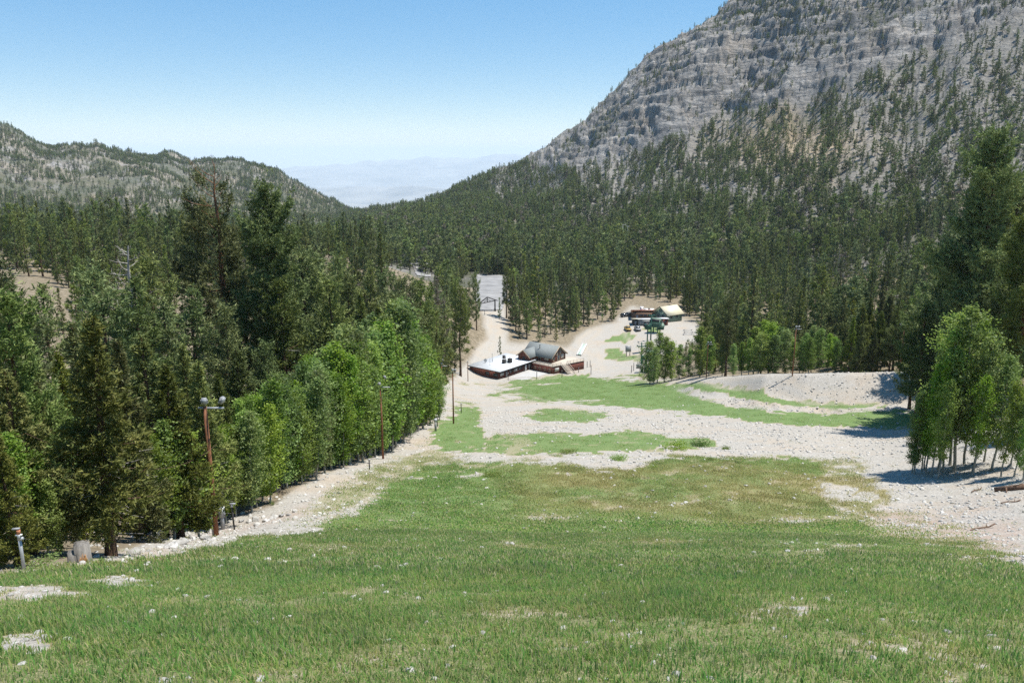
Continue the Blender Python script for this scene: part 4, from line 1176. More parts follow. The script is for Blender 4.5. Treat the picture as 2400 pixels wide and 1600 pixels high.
# ---- woods nobody would count: instanced stock shapes on points
def scatter(name, label, pts, rot, scl, protos, pid=None):
    me = bpy.data.meshes.new(name)
    me.vertices.add(len(pts)); me.vertices.foreach_set('co', np.asarray(pts, np.float32).ravel())
    for k, v in (('rot', rot), ('scl', scl)):
        a = me.attributes.new(k, 'FLOAT_VECTOR', 'POINT'); a.data.foreach_set('vector', np.asarray(v, np.float32).ravel())
    a = me.attributes.new('pid', 'INT', 'POINT')
    a.data.foreach_set('value', (np.asarray(pid) if pid is not None else np.random.default_rng(5).integers(0, len(protos), len(pts))).astype(np.int32))
    o = link(name, me)
    ng = bpy.data.node_groups.new(name + '_scatter', 'GeometryNodeTree')
    ng.interface.new_socket('Geometry', in_out='INPUT', socket_type='NodeSocketGeometry')
    ng.interface.new_socket('Geometry', in_out='OUTPUT', socket_type='NodeSocketGeometry')
    gi = ng.nodes.new('NodeGroupInput'); go = ng.nodes.new('NodeGroupOutput')
    iop = ng.nodes.new('GeometryNodeInstanceOnPoints')
    jn = ng.nodes.new('GeometryNodeJoinGeometry')
    for p in reversed(protos):
        oi = ng.nodes.new('GeometryNodeObjectInfo'); oi.inputs['Object'].default_value = p
        oi.inputs['As Instance'].default_value = True
        ng.links.new(oi.outputs['Geometry'], jn.inputs[0])
    def na(nm, typ):
        n = ng.nodes.new('GeometryNodeInputNamedAttribute'); n.data_type = typ; n.inputs['Name'].default_value = nm
        return n.outputs['Attribute']
    ng.links.new(gi.outputs[0], iop.inputs['Points'])
    ng.links.new(jn.outputs[0], iop.inputs['Instance'])
    iop.inputs['Pick Instance'].default_value = True
    ng.links.new(na('pid', 'INT'), iop.inputs['Instance Index'])
    e2r = ng.nodes.new('FunctionNodeEulerToRotation'); ng.links.new(na('rot', 'FLOAT_VECTOR'), e2r.inputs[0])
    ng.links.new(e2r.outputs[0], iop.inputs['Rotation'])
    ng.links.new(na('scl', 'FLOAT_VECTOR'), iop.inputs['Scale'])
    ng.links.new(iop.outputs[0], go.inputs[0])
    md = o.modifiers.new('scatter', 'NODES'); md.node_group = ng
    return tag(o, label, kind='stuff')

def tree_sr(n, h, ph, wlo=0.85, whi=1.25):
    s = h / ph
    w = R_.uniform(wlo, whi, n)
    return np.stack([np.zeros(n), np.zeros(n), R_.uniform(0, 6.28, n)], 1), np.stack([s * w, s * w, s], 1)

DEADS = [stuff_proto('wood_dead_pine', conifer(221, 15, 'pine', 30, 7, 0.6, 0.08, 3, 0.1, 2.4, 0.18, False, gaps=0.4), M_GREYWOOD, M_DYING)]
LEAFY = [stuff_proto('wood_aspen', aspen(222, 12, 900, 0.42, 0.08, 2.0, 0.1, False), M_ASPBARK, M_ASPEN)]
MIDS = [stuff_proto('wood_pine', conifer(201 + i, 16, 'pine', 30, 14, 0.62, 0.10, 4, 0.03 + 0.04 * i, 3.0, 0.2, False, gaps=0.35), M_BARK, M_PINE) for i in range(4)] + \
       [stuff_proto('wood_fir', conifer(205, 16, 'fir', 46, 9, 0.65, 0.11, 4, 0.08, 2.1, 0.2, False), M_BARK, M_FIR)]
rot, scl = tree_sr(len(rest), kh[rest], 16, 0.9, 1.4)
ru, rv = to_px(kx[rest], ky[rest], kz[rest])
pid_r = R_.choice(6, len(rest), p=[.17, .17, .17, .16, .29, .04])
leafz = np.exp(-((ru - 1210) / 25) ** 2 - ((rv - 660) / 25) ** 2) + np.exp(-((ru - 1400) / 40) ** 2 - ((rv - 745) / 20) ** 2) + 0.8 * np.exp(-((ru - 1530) / 60) ** 2 - ((rv - 712) / 14) ** 2) + 0.10 * (rv > 740)
pid_r = np.where(R_.uniform(0, 1, len(rest)) < leafz, 6, pid_r)
scl = scl * np.where(pid_r == 6, 0.8, 1.0)[:, None]
scatter('valley_forest', 'dense dark pine forest filling the valley floor', np.stack([kx[rest], ky[rest], kz[rest] - 0.2], 1), rot, scl, MIDS + DEADS + LEAFY, pid_r)

FARS = [stuff_proto('far_pine', conifer(211 + i, 12, 'pine', 20, 7.0, 0.85, 0.17, 3, 0.08 + 0.05 * i, 2.3, 0.16, False, gaps=0.3), M_BARK, M_PINE if i < 5 else M_DYING) for i in range(6)] + \
       [stuff_proto('far_fir', conifer(216, 12, 'fir', 24, 5.0, 0.9, 0.2, 3, 0.06, 1.6, 0.16, False), M_BARK, M_PINE)]

def slope_trees(n, a0, a1, y0, y1, seed):
    R = np.random.default_rng(seed)
    y = np.sqrt(R.uniform(y0 ** 2, y1 ** 2, n)); a = R.uniform(a0, a1, n)
    return R, a * y, y, a
# right mountain and valley head
R, x, y, a = slope_trees(56000, -0.08, 0.74, 505, 1480, 301)
zs = H_smooth(x, y); u, v = to_px(x, y, zs)
chute = fbm(a * 55, np.log(y) * 9, 302, 4)
p = np.interp(v, [-200, 60, 200, 330, 420, 500, 560, 640], [0.5, 0.6, 0.66, 0.68, 0.7, 0.78, 0.85, 0.9])
p = p * (0.32 + 0.68 * sstep(-0.35, 0.25, chute + 0.6 * (v > 540) + 0.25 * (v > 470)))
cl = poly_sd(u, v, CLIFF)
ledge = sstep(0.15, 0.45, fbm(x / 45, y / 45, 303, 4) + 0.12 * fbm(x / 9, zs / 9, 304, 2))
rimt = sstep(70, 0, v) * (u > 1560) * 0.35 + np.exp(-((u - 1900) / 60) ** 2 - ((v - 60) / 60) ** 2) * 0.5
p = np.where(cl > -10, 0.05 + 0.40 * ledge + rimt, p)
p = p * np.interp(v, [420, 540], [0.85, 0.58])
tanz = np.exp(-(((u - 1870) / 120) ** 2 + ((v - 340) / 45) ** 2))
p = p * (1 - 0.45 * tanz)
k = (R.uniform(0, 1, len(x)) < p) & (u > 780) & (u < 2480) & (v > -160)
x, y = x[k], y[k]; z = H(x, y)
h = np.clip(R.normal(10.5, 2.8, len(x)), 4, 17) * np.where(cl[k] > -10, 0.75, 1.0) * np.interp(v[k], [100, 420, 600], [0.66, 0.86, 1.15])
rot, scl = tree_sr(len(x), h, 12, 1.05, 1.6)
scatter('mountain_forest', 'scattered pines climbing the side of the cliff mountain', np.stack([x, y, z - 0.3], 1), rot, scl, FARS, R_.choice(7, len(x), p=[.16, .16, .16, .16, .10, .04, .22]))
n_right = len(x)
# left ridge
R, x, y, a = slope_trees(66000, -0.74, -0.02, 505, 2420, 311)
zs = H_smooth(x, y); u, v = to_px(x, y, zs)
pat = fbm(x / 110, y / 110, 312, 4) + 0.4 * fbm(x / 30, y / 30, 313, 3)
p = np.where(y < 1150, 0.72, 0.20 + 0.66 * sstep(-0.12, 0.28, pat))
p = np.where((y > 1150) & (u > 560), np.maximum(p, 0.55), p)
p = np.where(v > 500, 0.8, p)
k = (R.uniform(0, 1, len(x)) < p) & (u > -80)
x, y = x[k], y[k]; z = H(x, y)
h = np.clip(R.normal(10.5, 2.6, len(x)), 4, 17) * np.where(y > 1300, 0.76, 1.15)
rot, scl = tree_sr(len(x), h, 12, 1.1, 1.7)
scatter('ridge_forest', 'pines dotted over the left ridge and the valley below it', np.stack([x, y, z - 0.3], 1), rot, scl, FARS, R_.choice(7, len(x), p=[.16, .16, .16, .16, .10, .04, .22]))
print('TREES single', len(PLACED), 'valley', len(rest), 'right', n_right, 'left', len(x))
print('TRIS', sum(len(m.polygons) for m in bpy.data.meshes))
# ------------------------------------------------------------------ grass
def grass_material():
    m, nt, out = new_mat('grass_blades')
    t = attr(nt, 'tint').outputs['Fac']
    pos = geo_pos(nt)
    oi = nt.nodes.new('ShaderNodeObjectInfo').outputs['Random']
    green = ramp(nt, t, [(0.0, (0.108, 0.240, 0.055)), (0.40, (0.192, 0.340, 0.078)), (0.68, (0.37, 0.44, 0.125)), (0.84, (0.42, 0.38, 0.18)), (1.0, (0.60, 0.53, 0.32))])
    n = noise(nt, pos, 0.11, 3.0)
    n2 = noise(nt, pos, 0.7, 3.0)
    dry = attr(nt, 'dry', 'INSTANCER').outputs['Fac']
    green = mix(nt, mth(nt, 'MULTIPLY', ramp(nt, n2, [(0.35, 0.0), (0.65, 1.0)]), 0.35), green, (0.06, 0.22, 0.07))
    green = mix(nt, dry, green, (0.36, 0.31, 0.13))
    hsv = nt.nodes.new('ShaderNodeHueSaturation'); nt.links.new(green, hsv.inputs['Color'])
    nt.links.new(mth(nt, 'ADD', 0.48, mth(nt, 'MULTIPLY', oi, 0.04)), hsv.inputs['Hue'])
    nt.links.new(mth(nt, 'ADD', 0.75, mth(nt, 'MULTIPLY', n, 0.5)), hsv.inputs['Value'])
    col = hsv.outputs[0]
    d = nt.nodes.new('ShaderNodeBsdfDiffuse'); nt.links.new(col, d.inputs['Color'])
    tr = nt.nodes.new('ShaderNodeBsdfTranslucent'); nt.links.new(col, tr.inputs['Color'])
    mx = nt.nodes.new('ShaderNodeMixShader'); mx.inputs[0].default_value = 0.55
    nt.links.new(d.outputs[0], mx.inputs[1]); nt.links.new(tr.outputs[0], mx.inputs[2])
    nt.links.new(mx.outputs[0], out.inputs['Surface'])
    return m
M_GRASS = grass_material()

def tuft_proto(name, seed, n, hmin, hmax, rad, w, straw=0.1, lean=0.35):
    R = np.random.default_rng(seed)
    V = []; F = []; T = []
    for i in range(n):
        a = R.uniform(0, 6.28); r = rad * math.sqrt(R.uniform())
        p = np.array([r * math.cos(a), r * math.sin(a), -0.02])
        h = R.uniform(hmin, hmax); b = R.uniform(0, 6.28); l = h * abs(R.normal(0, lean))
        lv = np.array([math.cos(b), math.sin(b), 0]); sd = np.array([-lv[1], lv[0], 0]) * w * R.uniform(0.7, 1.3)
        m = p + lv * l * 0.35 + np.array([0, 0, h * 0.6]); t = p + lv * l + np.array([0, 0, h * (1 - 0.25 * min(l / h, 1))])
        k = len(V) * 5
        V.append(np.stack([p - sd, p + sd, m + sd * 0.8, m - sd * 0.8, t]))
        F += [(k, k + 1, k + 2), (k, k + 2, k + 3), (k + 3, k + 2, k + 4)]
        T.append(np.full(5, R.uniform(0.80, 1.0) if R.uniform() < straw else R.uniform(0, 0.78)))
    return bpy.data.objects.new(name, mesh_from(name, np.concatenate(V), np.array(F), M_GRASS, False, {'tint': np.concatenate(T)}))

NEAR_T = [tuft_proto('grass_tuft', 400 + i, 16, 0.05, (0.13, 0.16, 0.21, 0.15)[i], 0.11, 0.006, (0.14, 0.24, 0.2, 0.38)[i]) for i in range(4)]
MID_T = [tuft_proto('grass_clump', 410 + i, 26, 0.05, 0.15, 0.26, 0.010, (0.2, 0.34)[i]) for i in range(2)]
FAR_T = [tuft_proto('grass_patch', 420 + i, 40, 0.05, 0.16, 0.7, 0.030, (0.15, 0.3)[i], 0.5) for i in range(2)]
STALK = [tuft_proto('dry_stalk', 430, 4, 0.35, 0.7, 0.08, 0.004, 1.0, 0.45)]

R = np.random.default_rng(500)
def grass_points(n, y0, y1, amax=0.72):
    y = np.sqrt(R.uniform(y0 ** 2, y1 ** 2, n)); x = R.uniform(-1, 1, n) * (amax * y + (5.0 if y1 < 25 else 4.0 if y1 < 100 else 0.0))
    return x, y
gp, gr_, gs_, gi_, gd_ = [], [], [], [], []
for (n, y0, y1, base_i, ni, smin, smax) in [(115000, 4.4, 25, 0, 4, 0.75, 1.25), (58000, 13, 42, 4, 2, 0.8, 1.3), (34000, 42, 88, 6, 2, 0.7, 1.1), (40000, 88, 330, 6, 2, 0.95, 1.6)]:
    x, y = grass_points(n, y0, y1)
    zs = H_smooth(x, y)
    g = grass_field(x, y, zs)
    u, v = to_px(x, y, zs)
    patch = fbm(x / 2.4, y / 2.4, 510, 3)
    if y0 >= 42: keep_p = g * 1.0
    else: keep_p = g * np.clip(0.72 + 0.8 * patch, 0.2, 1)
    if y0 < 5: keep_p = keep_p * sstep(25, 14, y)
    elif y0 == 13: keep_p = keep_p * sstep(13, 22, y)
    k = (R.uniform(0, 1, n) < keep_p + 0.015 * (open_field(x, y, zs) > 0)) & (open_field(x, y, zs) > -4)
    x, y, g, u, v = x[k], y[k], g[k], u[k], v[k]
    m_ = len(x)
    s = R.uniform(smin, smax, m_)
    hz_ = s * np.clip(0.8 + 0.45 * fbm(x / 3, y / 3, 511, 3), 0.5, 1.25) * R.uniform(0.7, 1.3, m_) * (0.45 + 0.55 * sstep(0.1, 0.7, g))
    # the drier, yellower band in the middle of the slope and by the stony edge
    dry = 1.0 * np.exp(-(((v - 1150) / 62) ** 2)) * sstep(1080, 1330, u) * (0.5 + 0.9 * fbm(x / 7, y / 7, 512, 3) + 0.35) + 0.4 * sstep(0.75, 0.35, g)
    dry = np.clip(0.02 + dry + 0.22 * fbm(x / 1.6, y / 1.6, 513, 3) + 0.09 * R.normal(0, 1, m_), 0, 0.85)
    gp.append(np.stack([x, y, H(x, y) - 0.01], 1)); gd_.append(dry)
    gr_.append(np.stack([R.normal(0, 0.08, m_), R.normal(0, 0.08, m_), R.uniform(0, 6.28, m_)], 1))
    gs_.append(np.stack([s, s, hz_ * (1.0 if y0 < 42 else 0.75 if y0 < 80 else 0.55)], 1)); gi_.append(base_i + R.integers(0, ni, m_))
# a few tall dry stalks
x, y = grass_points(60, 4.6, 12); g = grass_field(x, y)
gp.append(np.stack([x, y, H(x, y)], 1)); gd_.append(np.full(60, 0.6)); gr_.append(np.stack([np.zeros(60), np.zeros(60), R.uniform(0, 6.28, 60)], 1)); gs_.append(np.full((60, 3), 0.7)); gi_.append(np.full(60, 8))
gpts = np.concatenate(gp)
meadow = scatter('meadow_grass', 'green and straw-coloured grass covering the ski slope', gpts, np.concatenate(gr_), np.concatenate(gs_), NEAR_T + MID_T + FAR_T + STALK, np.concatenate(gi_))
a_ = meadow.data.attributes.new('dry', 'FLOAT', 'POINT'); a_.data.foreach_set('value', np.concatenate(gd_).astype(np.float32))
print('GRASS', len(gpts))

# ------------------------------------------------------------------ stones
def ico(sub=2):
    t = (1 + 5 ** 0.5) / 2
    v = [(-1, t, 0), (1, t, 0), (-1, -t, 0), (1, -t, 0), (0, -1, t), (0, 1, t), (0, -1, -t), (0, 1, -t), (t, 0, -1), (t, 0, 1), (-t, 0, -1), (-t, 0, 1)]
    f = [(0, 11, 5), (0, 5, 1), (0, 1, 7), (0, 7, 10), (0, 10, 11), (1, 5, 9), (5, 11, 4), (11, 10, 2), (10, 7, 6), (7, 1, 8), (3, 9, 4), (3, 4, 2), (3, 2, 6), (3, 6, 8), (3, 8, 9), (4, 9, 5), (2, 4, 11), (6, 2, 10), (8, 6, 7), (9, 8, 1)]
    v = [np.array(p, float) / np.linalg.norm(p) for p in v]
    for _ in range(sub):
        cache = {}; nf = []
        def midp(a, b):
            k = (min(a, b), max(a, b))
            if k not in cache:
                p = v[a] + v[b]; v.append(p / np.linalg.norm(p)); cache[k] = len(v) - 1
            return cache[k]
        for a, b, c in f:
            ab, bc, ca = midp(a, b), midp(b, c), midp(c, a)
            nf += [(a, ab, ca), (b, bc, ab), (c, ca, bc), (ab, bc, ca)]
        f = nf
    return np.array(v), np.array(f)
def rock_shape(seed, sub=2, cuts=9, flat=0.65):
    """a broken stone: a ball cut by random planes, then roughened"""
    R = np.random.default_rng(seed)
    v, f = ico(sub)
    for _ in range(cuts):
        n = R.normal(0, 1, 3); n /= np.linalg.norm(n); d = R.uniform(0.45, 0.85)
        over = np.maximum(v @ n - d, 0); v = v - over[:, None] * n * 0.92
    v = v * (1 + 0.06 * vnoise(v[:, 0] * 3 + seed, v[:, 1] * 3 + v[:, 2] * 2, seed)[:, None])
    v *= np.array([1.0, R.uniform(0.65, 0.95), flat * R.uniform(0.8, 1.15)])
    return v, f
def rock_material(name, c0, c1, c2):
    m, nt, out = new_mat(name)
    tc = nt.nodes.new('ShaderNodeTexCoord').outputs['Object']
    oi = nt.nodes.new('ShaderNodeObjectInfo').outputs['Random']
    n = noise(nt, tc, 2.2, 7.0, 0.7)
    c = ramp(nt, n, [(0.32, c0), (0.5, c1), (0.68, c2)])
    hsv = nt.nodes.new('ShaderNodeHueSaturation'); nt.links.new(c, hsv.inputs['Color'])
    nt.links.new(mth(nt, 'ADD', 0.72, mth(nt, 'MULTIPLY', oi, 0.42)), hsv.inputs['Value'])
    principled(nt, out, hsv.outputs[0], 0.9, bump(nt, noise(nt, tc, 9, 5.0, 0.7), 0.6, 0.06), spec=0.15)
    return m
M_STONE = rock_material('pale_limestone', (0.30, 0.28, 0.25), (0.47, 0.45, 0.41), (0.62, 0.60, 0.56))
M_BOULDER = rock_material('grey_limestone', (0.16, 0.155, 0.15), (0.40, 0.385, 0.36), (0.66, 0.64, 0.60))
STONES = []
for i in range(4):
    v, f = rock_shape(600 + i, 1, 6, 0.6)
    STONES.append(bpy.data.objects.new('stone', mesh_from('stone', v, f, M_STONE)))
R = np.random.default_rng(610)
sp, ss = [], []
for n, y0, y1, smin, smax, pw in [(15000, 4.5, 20, 0.012, 0.075, 2.4), (20000, 18, 60, 0.02, 0.15, 2.4), (42000, 48, 150, 0.035, 0.26, 2.4), (9000, 120, 290, 0.06, 0.30, 3.0)]:
    x, y = grass_points(n, y0, y1); zs = H_smooth(x, y)
    g = grass_field(x, y, zs); op = open_field(x, y, zs)
    clus = sstep(-0.25, 0.45, fbm(x / 3.5, y / 3.5, 611, 3))
    p = np.where(op > 0, (1 - sstep(0.05, 0.7, g)) * (0.25 + 0.75 * clus) + np.where(y < 45, 0.10, 0.045), 0.10 * sstep(-140, -5, op))
    k = R.uniform(0, 1, n) < p
    x, y = x[k], y[k]
    s = smin + (smax - smin) * R.uniform(0, 1, len(x)) ** pw
    sp.append(np.stack([x, y, H(x, y) + s * 0.15], 1)); ss.append(np.stack([s, s * R.uniform(0.7, 1.2, len(x)), s * R.uniform(0.6, 1.1, len(x))], 1))
spts = np.concatenate(sp)
scatter('gravel_stones', 'loose pale limestone gravel strewn over the slope', spts, np.stack([R.uniform(-.4, .4, len(spts)), R.uniform(-.4, .4, len(spts)), R.uniform(0, 6.28, len(spts))], 1), np.concatenate(ss), STONES)

BOULD = [mesh_from('boulder', *rock_shape(620 + i, 3, 12, 0.72), M_BOULDER) for i in range(5)]
WBOULD = [mesh_from('white_boulder', *rock_shape(630 + i, 3, 12, 0.66), M_STONE) for i in range(4)]
def boulder(u, v, wpx, label, dark=False, group=None, i=[0]):
    p = ground_hit(u, v); slant = np.linalg.norm(p); w = wpx * slant / FPX / 2
    me = (BOULD if dark else WBOULD)[i[0] % (5 if dark else 4)]; i[0] += 1
    o = link('boulder', me, None, (p[0], p[1], p[2] + w * 0.25), (random.uniform(-.2, .2), random.uniform(-.2, .2), random.uniform(0, 6.28)), (w, w, w))
    return tag(o, label, 'boulder', group)
boulder(360, 1270, 62, 'largest dark grey boulder with white streaks under the firs', True)
boulder(422, 1275, 36, 'light grey angular boulder beside the darkest boulder')
boulder(436, 1252, 24, 'white block lying behind the light grey angular boulder')
boulder(452, 1266, 28, 'white low boulder between the light pole and the grey boulder')
boulder(482, 1264, 30, 'tilted white slab of rock at the foot of the first light pole')
boulder(378, 1282, 22, 'small pale boulder in front of the largest dark boulder')
boulder(312, 1298, 34, 'flat white rock on the tan ground near the leaning fir')
boulder(402, 1284, 30, 'flat brownish rock in front of the light grey angular boulder', True)
boulder(255, 1316, 18, 'small white rock right of the leaning fir trunk')
boulder(1842, 1493, 14, 'lone grey stone in the grass below the stony patch')
boulder(105, 1500, 26, 'white rock in the bare patch at the lower left')
boulder(2048, 1545, 18, 'white stone in the grass near the lower right')
boulder(1530, 1556, 22, 'pair of white stones half sunk in the foreground turf')
for u, v, w in [(565, 1222, 16), (582, 1224, 18), (600, 1220, 24), (622, 1222, 16), (640, 1214, 22), (660, 1210, 18), (676, 1208, 14), (690, 1200, 16)]:
    boulder(u, v, w, 'small boulder in the row along the wood edge behind the first light pole', random.random() < 0.4, 'boulders along the wood edge')
# ------------------------------------------------------------------ materials for made things
M_WHITEROOF = simple_mat('white_membrane', (0.58, 0.60, 0.615), 0.6, 0.12, 0.6)
M_REDWALL = simple_mat('red_brown_siding', (0.115, 0.036, 0.024), 0.75, 0.25, 1.5)
M_DARK = simple_mat('dark_fascia', (0.035, 0.033, 0.032), 0.7, 0.2, 2)
M_GREYROOF = simple_mat('grey_green_shingle', (0.19, 0.205, 0.20), 0.85, 0.2, 3)
M_TRIM = simple_mat('tan_trim_wood', (0.42, 0.31, 0.21), 0.7, 0.2, 3)
M_PALEWOOD = simple_mat('pale_deck_boards', (0.45, 0.395, 0.325), 0.75, 0.15, 3)
M_GLASS = simple_mat('window_glass', (0.045, 0.055, 0.065), 0.12, 0.1, 1, bstr=0.0, spec=0.6)
M_BLIND = simple_mat('pale_blind', (0.40, 0.40, 0.38), 0.5, 0.1, 2)
M_CONC = simple_mat('concrete', (0.40, 0.39, 0.37), 0.85, 0.12, 0.8)
M_ASPH = simple_mat('asphalt', (0.235, 0.23, 0.225), 0.9, 0.3, 0.12, bstr=0.05)
M_GALV = simple_mat('galvanised_metal', (0.38, 0.39, 0.40), 0.5, 0.15, 3, metal=0.4)
M_POLE = simple_mat('brown_pole', (0.20, 0.085, 0.042), 0.75, 0.3, 5)
M_LGREY = simple_mat('light_grey_paint', (0.26, 0.265, 0.27), 0.5, 0.1, 3)
M_LENS = simple_mat('lamp_glass', (0.33, 0.35, 0.37), 0.15, 0.05, 2, bstr=0.0, spec=0.6)
M_GREEN = simple_mat('lift_green', (0.020, 0.085, 0.060), 0.55, 0.2, 1.5)
M_LGREEN = simple_mat('faded_green_panel', (0.16, 0.225, 0.17), 0.65, 0.12, 1.5)
M_YROOF = simple_mat('cream_metal_roof', (0.62, 0.56, 0.40), 0.55, 0.08, 1)
M_ORANGE = simple_mat('orange_roof', (0.46, 0.19, 0.10), 0.7, 0.25, 1)
M_WHITE = simple_mat('white_paint', (0.72, 0.72, 0.70), 0.5, 0.06, 2)
M_YELLOW = simple_mat('yellow_paint', (0.44, 0.28, 0.06), 0.4, 0.1, 2)
M_RUBBER = simple_mat('tyre_rubber', (0.02, 0.02, 0.021), 0.85, 0.2, 6)
M_BLACKCAR = simple_mat('dark_car_paint', (0.03, 0.032, 0.036), 0.25, 0.1, 2, spec=0.5)
M_BELT = simple_mat('pale_green_belt', (0.40, 0.50, 0.42), 0.6, 0.1, 2)
M_STUMP = bark_material('weathered_stump', (0.09, 0.083, 0.073), (0.28, 0.262, 0.238), 8)
M_SPLIT = bark_material('split_wood', (0.26, 0.12, 0.04), (0.50, 0.28, 0.12), 8)
M_LOG = bark_material('fallen_log', (0.07, 0.045, 0.03), (0.21, 0.135, 0.095), 6)

# ------------------------------------------------------------------ roads and paved places
def drape(name, label, poly, mat, y0, y1, off, da=0.0012, dy=1.6):
    p = np.array(poly, float)
    alo, ahi = float(au(p[:, 0], p[:, 1]).min()), float(au(p[:, 0], p[:, 1]).max())
    a_ = np.arange(alo - 0.002, ahi + 0.003, da); y_ = np.arange(y0, y1, dy)
    yy, aa = np.meshgrid(y_, a_, indexing='ij')
    x = (aa * yy).ravel(); y = yy.ravel(); z = H(x, y) + off
    u, v = to_px(x, y, H_smooth(x, y))
    ins = poly_sd(u, v, poly) > 0
    f = grid_faces(len(y_), len(a_))
    f = f[ins[f].sum(1) >= 3]
    used = np.unique(f); rm = np.full(len(x), -1); rm[used] = np.arange(len(used))
    o = link(name, mesh_from(name, np.stack([x, y, z], 1)[used], rm[f], mat, True))
    return tag(o, label, kind='structure')
drape('parking_lot', 'grey asphalt turning area beyond the timber gate', [(1112, 641), (1146, 643), (1178, 648), (1190, 690), (1178, 727), (1122, 729), (1114, 700), (1120, 670)], M_ASPH, 365, 520, 0.28)
drape('upper_road', 'curve of grey asphalt road showing between the pines', [(925, 598), (960, 598), (990, 604), (1012, 622), (1010, 650), (975, 645), (965, 620), (930, 612)], M_ASPH, 470, 640, 0.5, 0.0015, 2.5)
drape('patio', 'pale concrete apron beside the flat-roofed building', [(1183, 889), (1240, 864), (1262, 866), (1290, 874), (1235, 890)], M_CONC, 255, 290, 0.06, 0.001, 0.7)

# ------------------------------------------------------------------ light poles
def place(u, v):
    p = ground_hit(u, v)
    return p
def flood(parent, x, y, z, yaw, tilt, s=0.56):
    f = MB(); f.box((0, 0, 0), (0.62 * s, 0.34 * s, 0.62 * s), taper=0.78)
    f.box((0, 0.02, -0.40 * s), (0.16 * s, 0.16 * s, 0.22 * s))
    o = f.build('floodlight', M_LGREY, parent)
    o.location = (x, y, z); o.rotation_euler = (tilt, 0, yaw)
    l = MB(); l.box((0, 0, 0), (0.54 * s, 0.03, 0.50 * s))
    q = l.build('lens', M_LENS, o); q.location = (0, -0.185 * s, 0)
    b = MB(); b.tube((-0.33 * s, 0, -0.12 * s), (-0.33 * s, 0, 0.12 * s), 0.03, n=6); b.tube((0.33 * s, 0, -0.12 * s), (0.33 * s, 0, 0.12 * s), 0.03, n=6); b.box((0, 0.14 * s, -0.3 * s), (0.7 * s, 0.04, 0.05))
    b.build('bracket', M_GALV, o)
def light_pole(u, v, vtop, label, heads, y=None, conduit=False, r=0.13):
    p = place(u, v) if y is None else np.array([float(au(u, vtop + 60)) * y, y, gz(float(au(u, vtop + 60)) * y, y)])
    h = float(tanv(vtop)) * p[1] - p[2]
    t = thing('light_pole', label, 'light pole', tuple(p), 0, 'floodlight poles beside the ski slope')
    m = MB(); m.tube((0, 0, -0.5), (0, 0, h), r, r * 0.72, 10); m.build('pole', M_POLE, t, True)
    a = MB(); a.box((0.35, 0, h - 0.1), (1.5, 0.09, 0.09)); a.build('crossarm', M_GALV, t)
    for (x, dz, yaw, tl) in heads:
        flood(t, x, -0.05, h + dz, yaw, tl)
    if conduit:
        c = MB(); c.tube((-0.19, -0.05, 0), (-0.19, -0.05, 1.5), 0.06, n=8); c.tube((-0.19, -0.05, 1.45), (-0.05, -0.05, 1.45), 0.05, n=6); c.build('conduit', M_GALV, t, True)
        c = MB(); c.tube((0, 0, 2.0), (0, 0, 2.05), r + 0.015, n=10); c.build('band', M_GALV, t)
    return t
light_pole(508, 1256, 952, 'nearest brown pole with two grey floodlights at the left wood edge', [(0.0, 0.35, 0.15, 0.25), (1.05, 0.42, 1.2, 0.3)], conduit=True, r=0.15)
light_pole(898, 1075, 905, 'brown floodlight pole in front of the middle of the aspen grove', [(-0.1, 0.3, 0.2, 0.3), (0.55, 1.1, -0.9, 0.25)])
light_pole(1063, 993, 872, 'dark floodlight pole at the end of the aspen grove', [(0.0, 0.4, 0.4, 0.3), (0.4, 0.4, -0.6, 0.3)])
light_pole(1036, 960, 856, 'floodlight pole whose lamps peep out over the aspen grove', [(0.0, 0.4, 0.4, 0.3), (0.2, 1.1, -0.6, 0.3)], y=150)
light_pole(1097, 890, 850, 'floodlight pole beside the trees left of the white flat roof', [(0.0, 0.4, 0.4, 0.3)], y=245)
light_pole(1655, 886, 806, 'floodlight pole at the thin end of the gravel berm', [(0.0, 0.4, -0.3, 0.3), (0.6, 0.4, 0.4, 0.3)])
light_pole(1857, 880, 770, 'grey-brown floodlight pole in front of the light green aspens', [(0.0, 0.4, -0.3, 0.3), (0.5, 0.4, 0.3, 0.3)])
light_pole(2108, 877, 765, 'floodlight pole with lamps to both sides at the right end of the berm', [(-0.75, 0.5, -0.3, 0.3), (0.55, 0.4, 0.3, 0.3)])

# ------------------------------------------------------------------ hydrants, boxes, posts, stump, log, wire
def px_h(p, dv):
    return dv * np.linalg.norm(p) / FPX
p = place(57, 1336)
t = thing('snow_hydrant', 'grey snowmaking hydrant with orange and white head at the far left wood edge', 'hydrant', tuple(p), 0.2)
h = px_h(p, 92)
m = MB(); m.tube((0, 0, -0.2), (0.0, 0, h * 0.72), 0.045, n=8); m.build('pipe', M_GALV, t, True)
m = MB(); m.tube((-0.02, 0, h * 0.70), (0.09, 0, h * 0.74), 0.045, n=8); m.tube((0.0, 0, h * 0.70), (0, 0, h * 0.83), 0.05, n=8); m.build('valve', M_GALV, t, True)
m = MB(); m.box((0, 0, h * 0.885), (0.075, 0.07, 0.12)); m.build('head', M_ORANGE, t)
m = MB(); m.box((-0.05, 0, h * 0.96), (0.18, 0.07, 0.035)); m.build('cap', M_LGREY, t)
m = MB(); m.box((0.0, -0.01, h * 0.82), (0.16, 0.05, 0.03)); m.build('handle', M_WHITE, t)
p = place(548, 1243)
t = thing('snow_hydrant', 'dark thin snowmaking hydrant right of the grey electrical box', 'hydrant', tuple(p), 0.0)
h = px_h(p, 64)
m = MB(); m.tube((0.05, 0, -0.2), (0, 0, h * 0.85), 0.055, n=8); m.build('pipe', M_DARK, t, True)
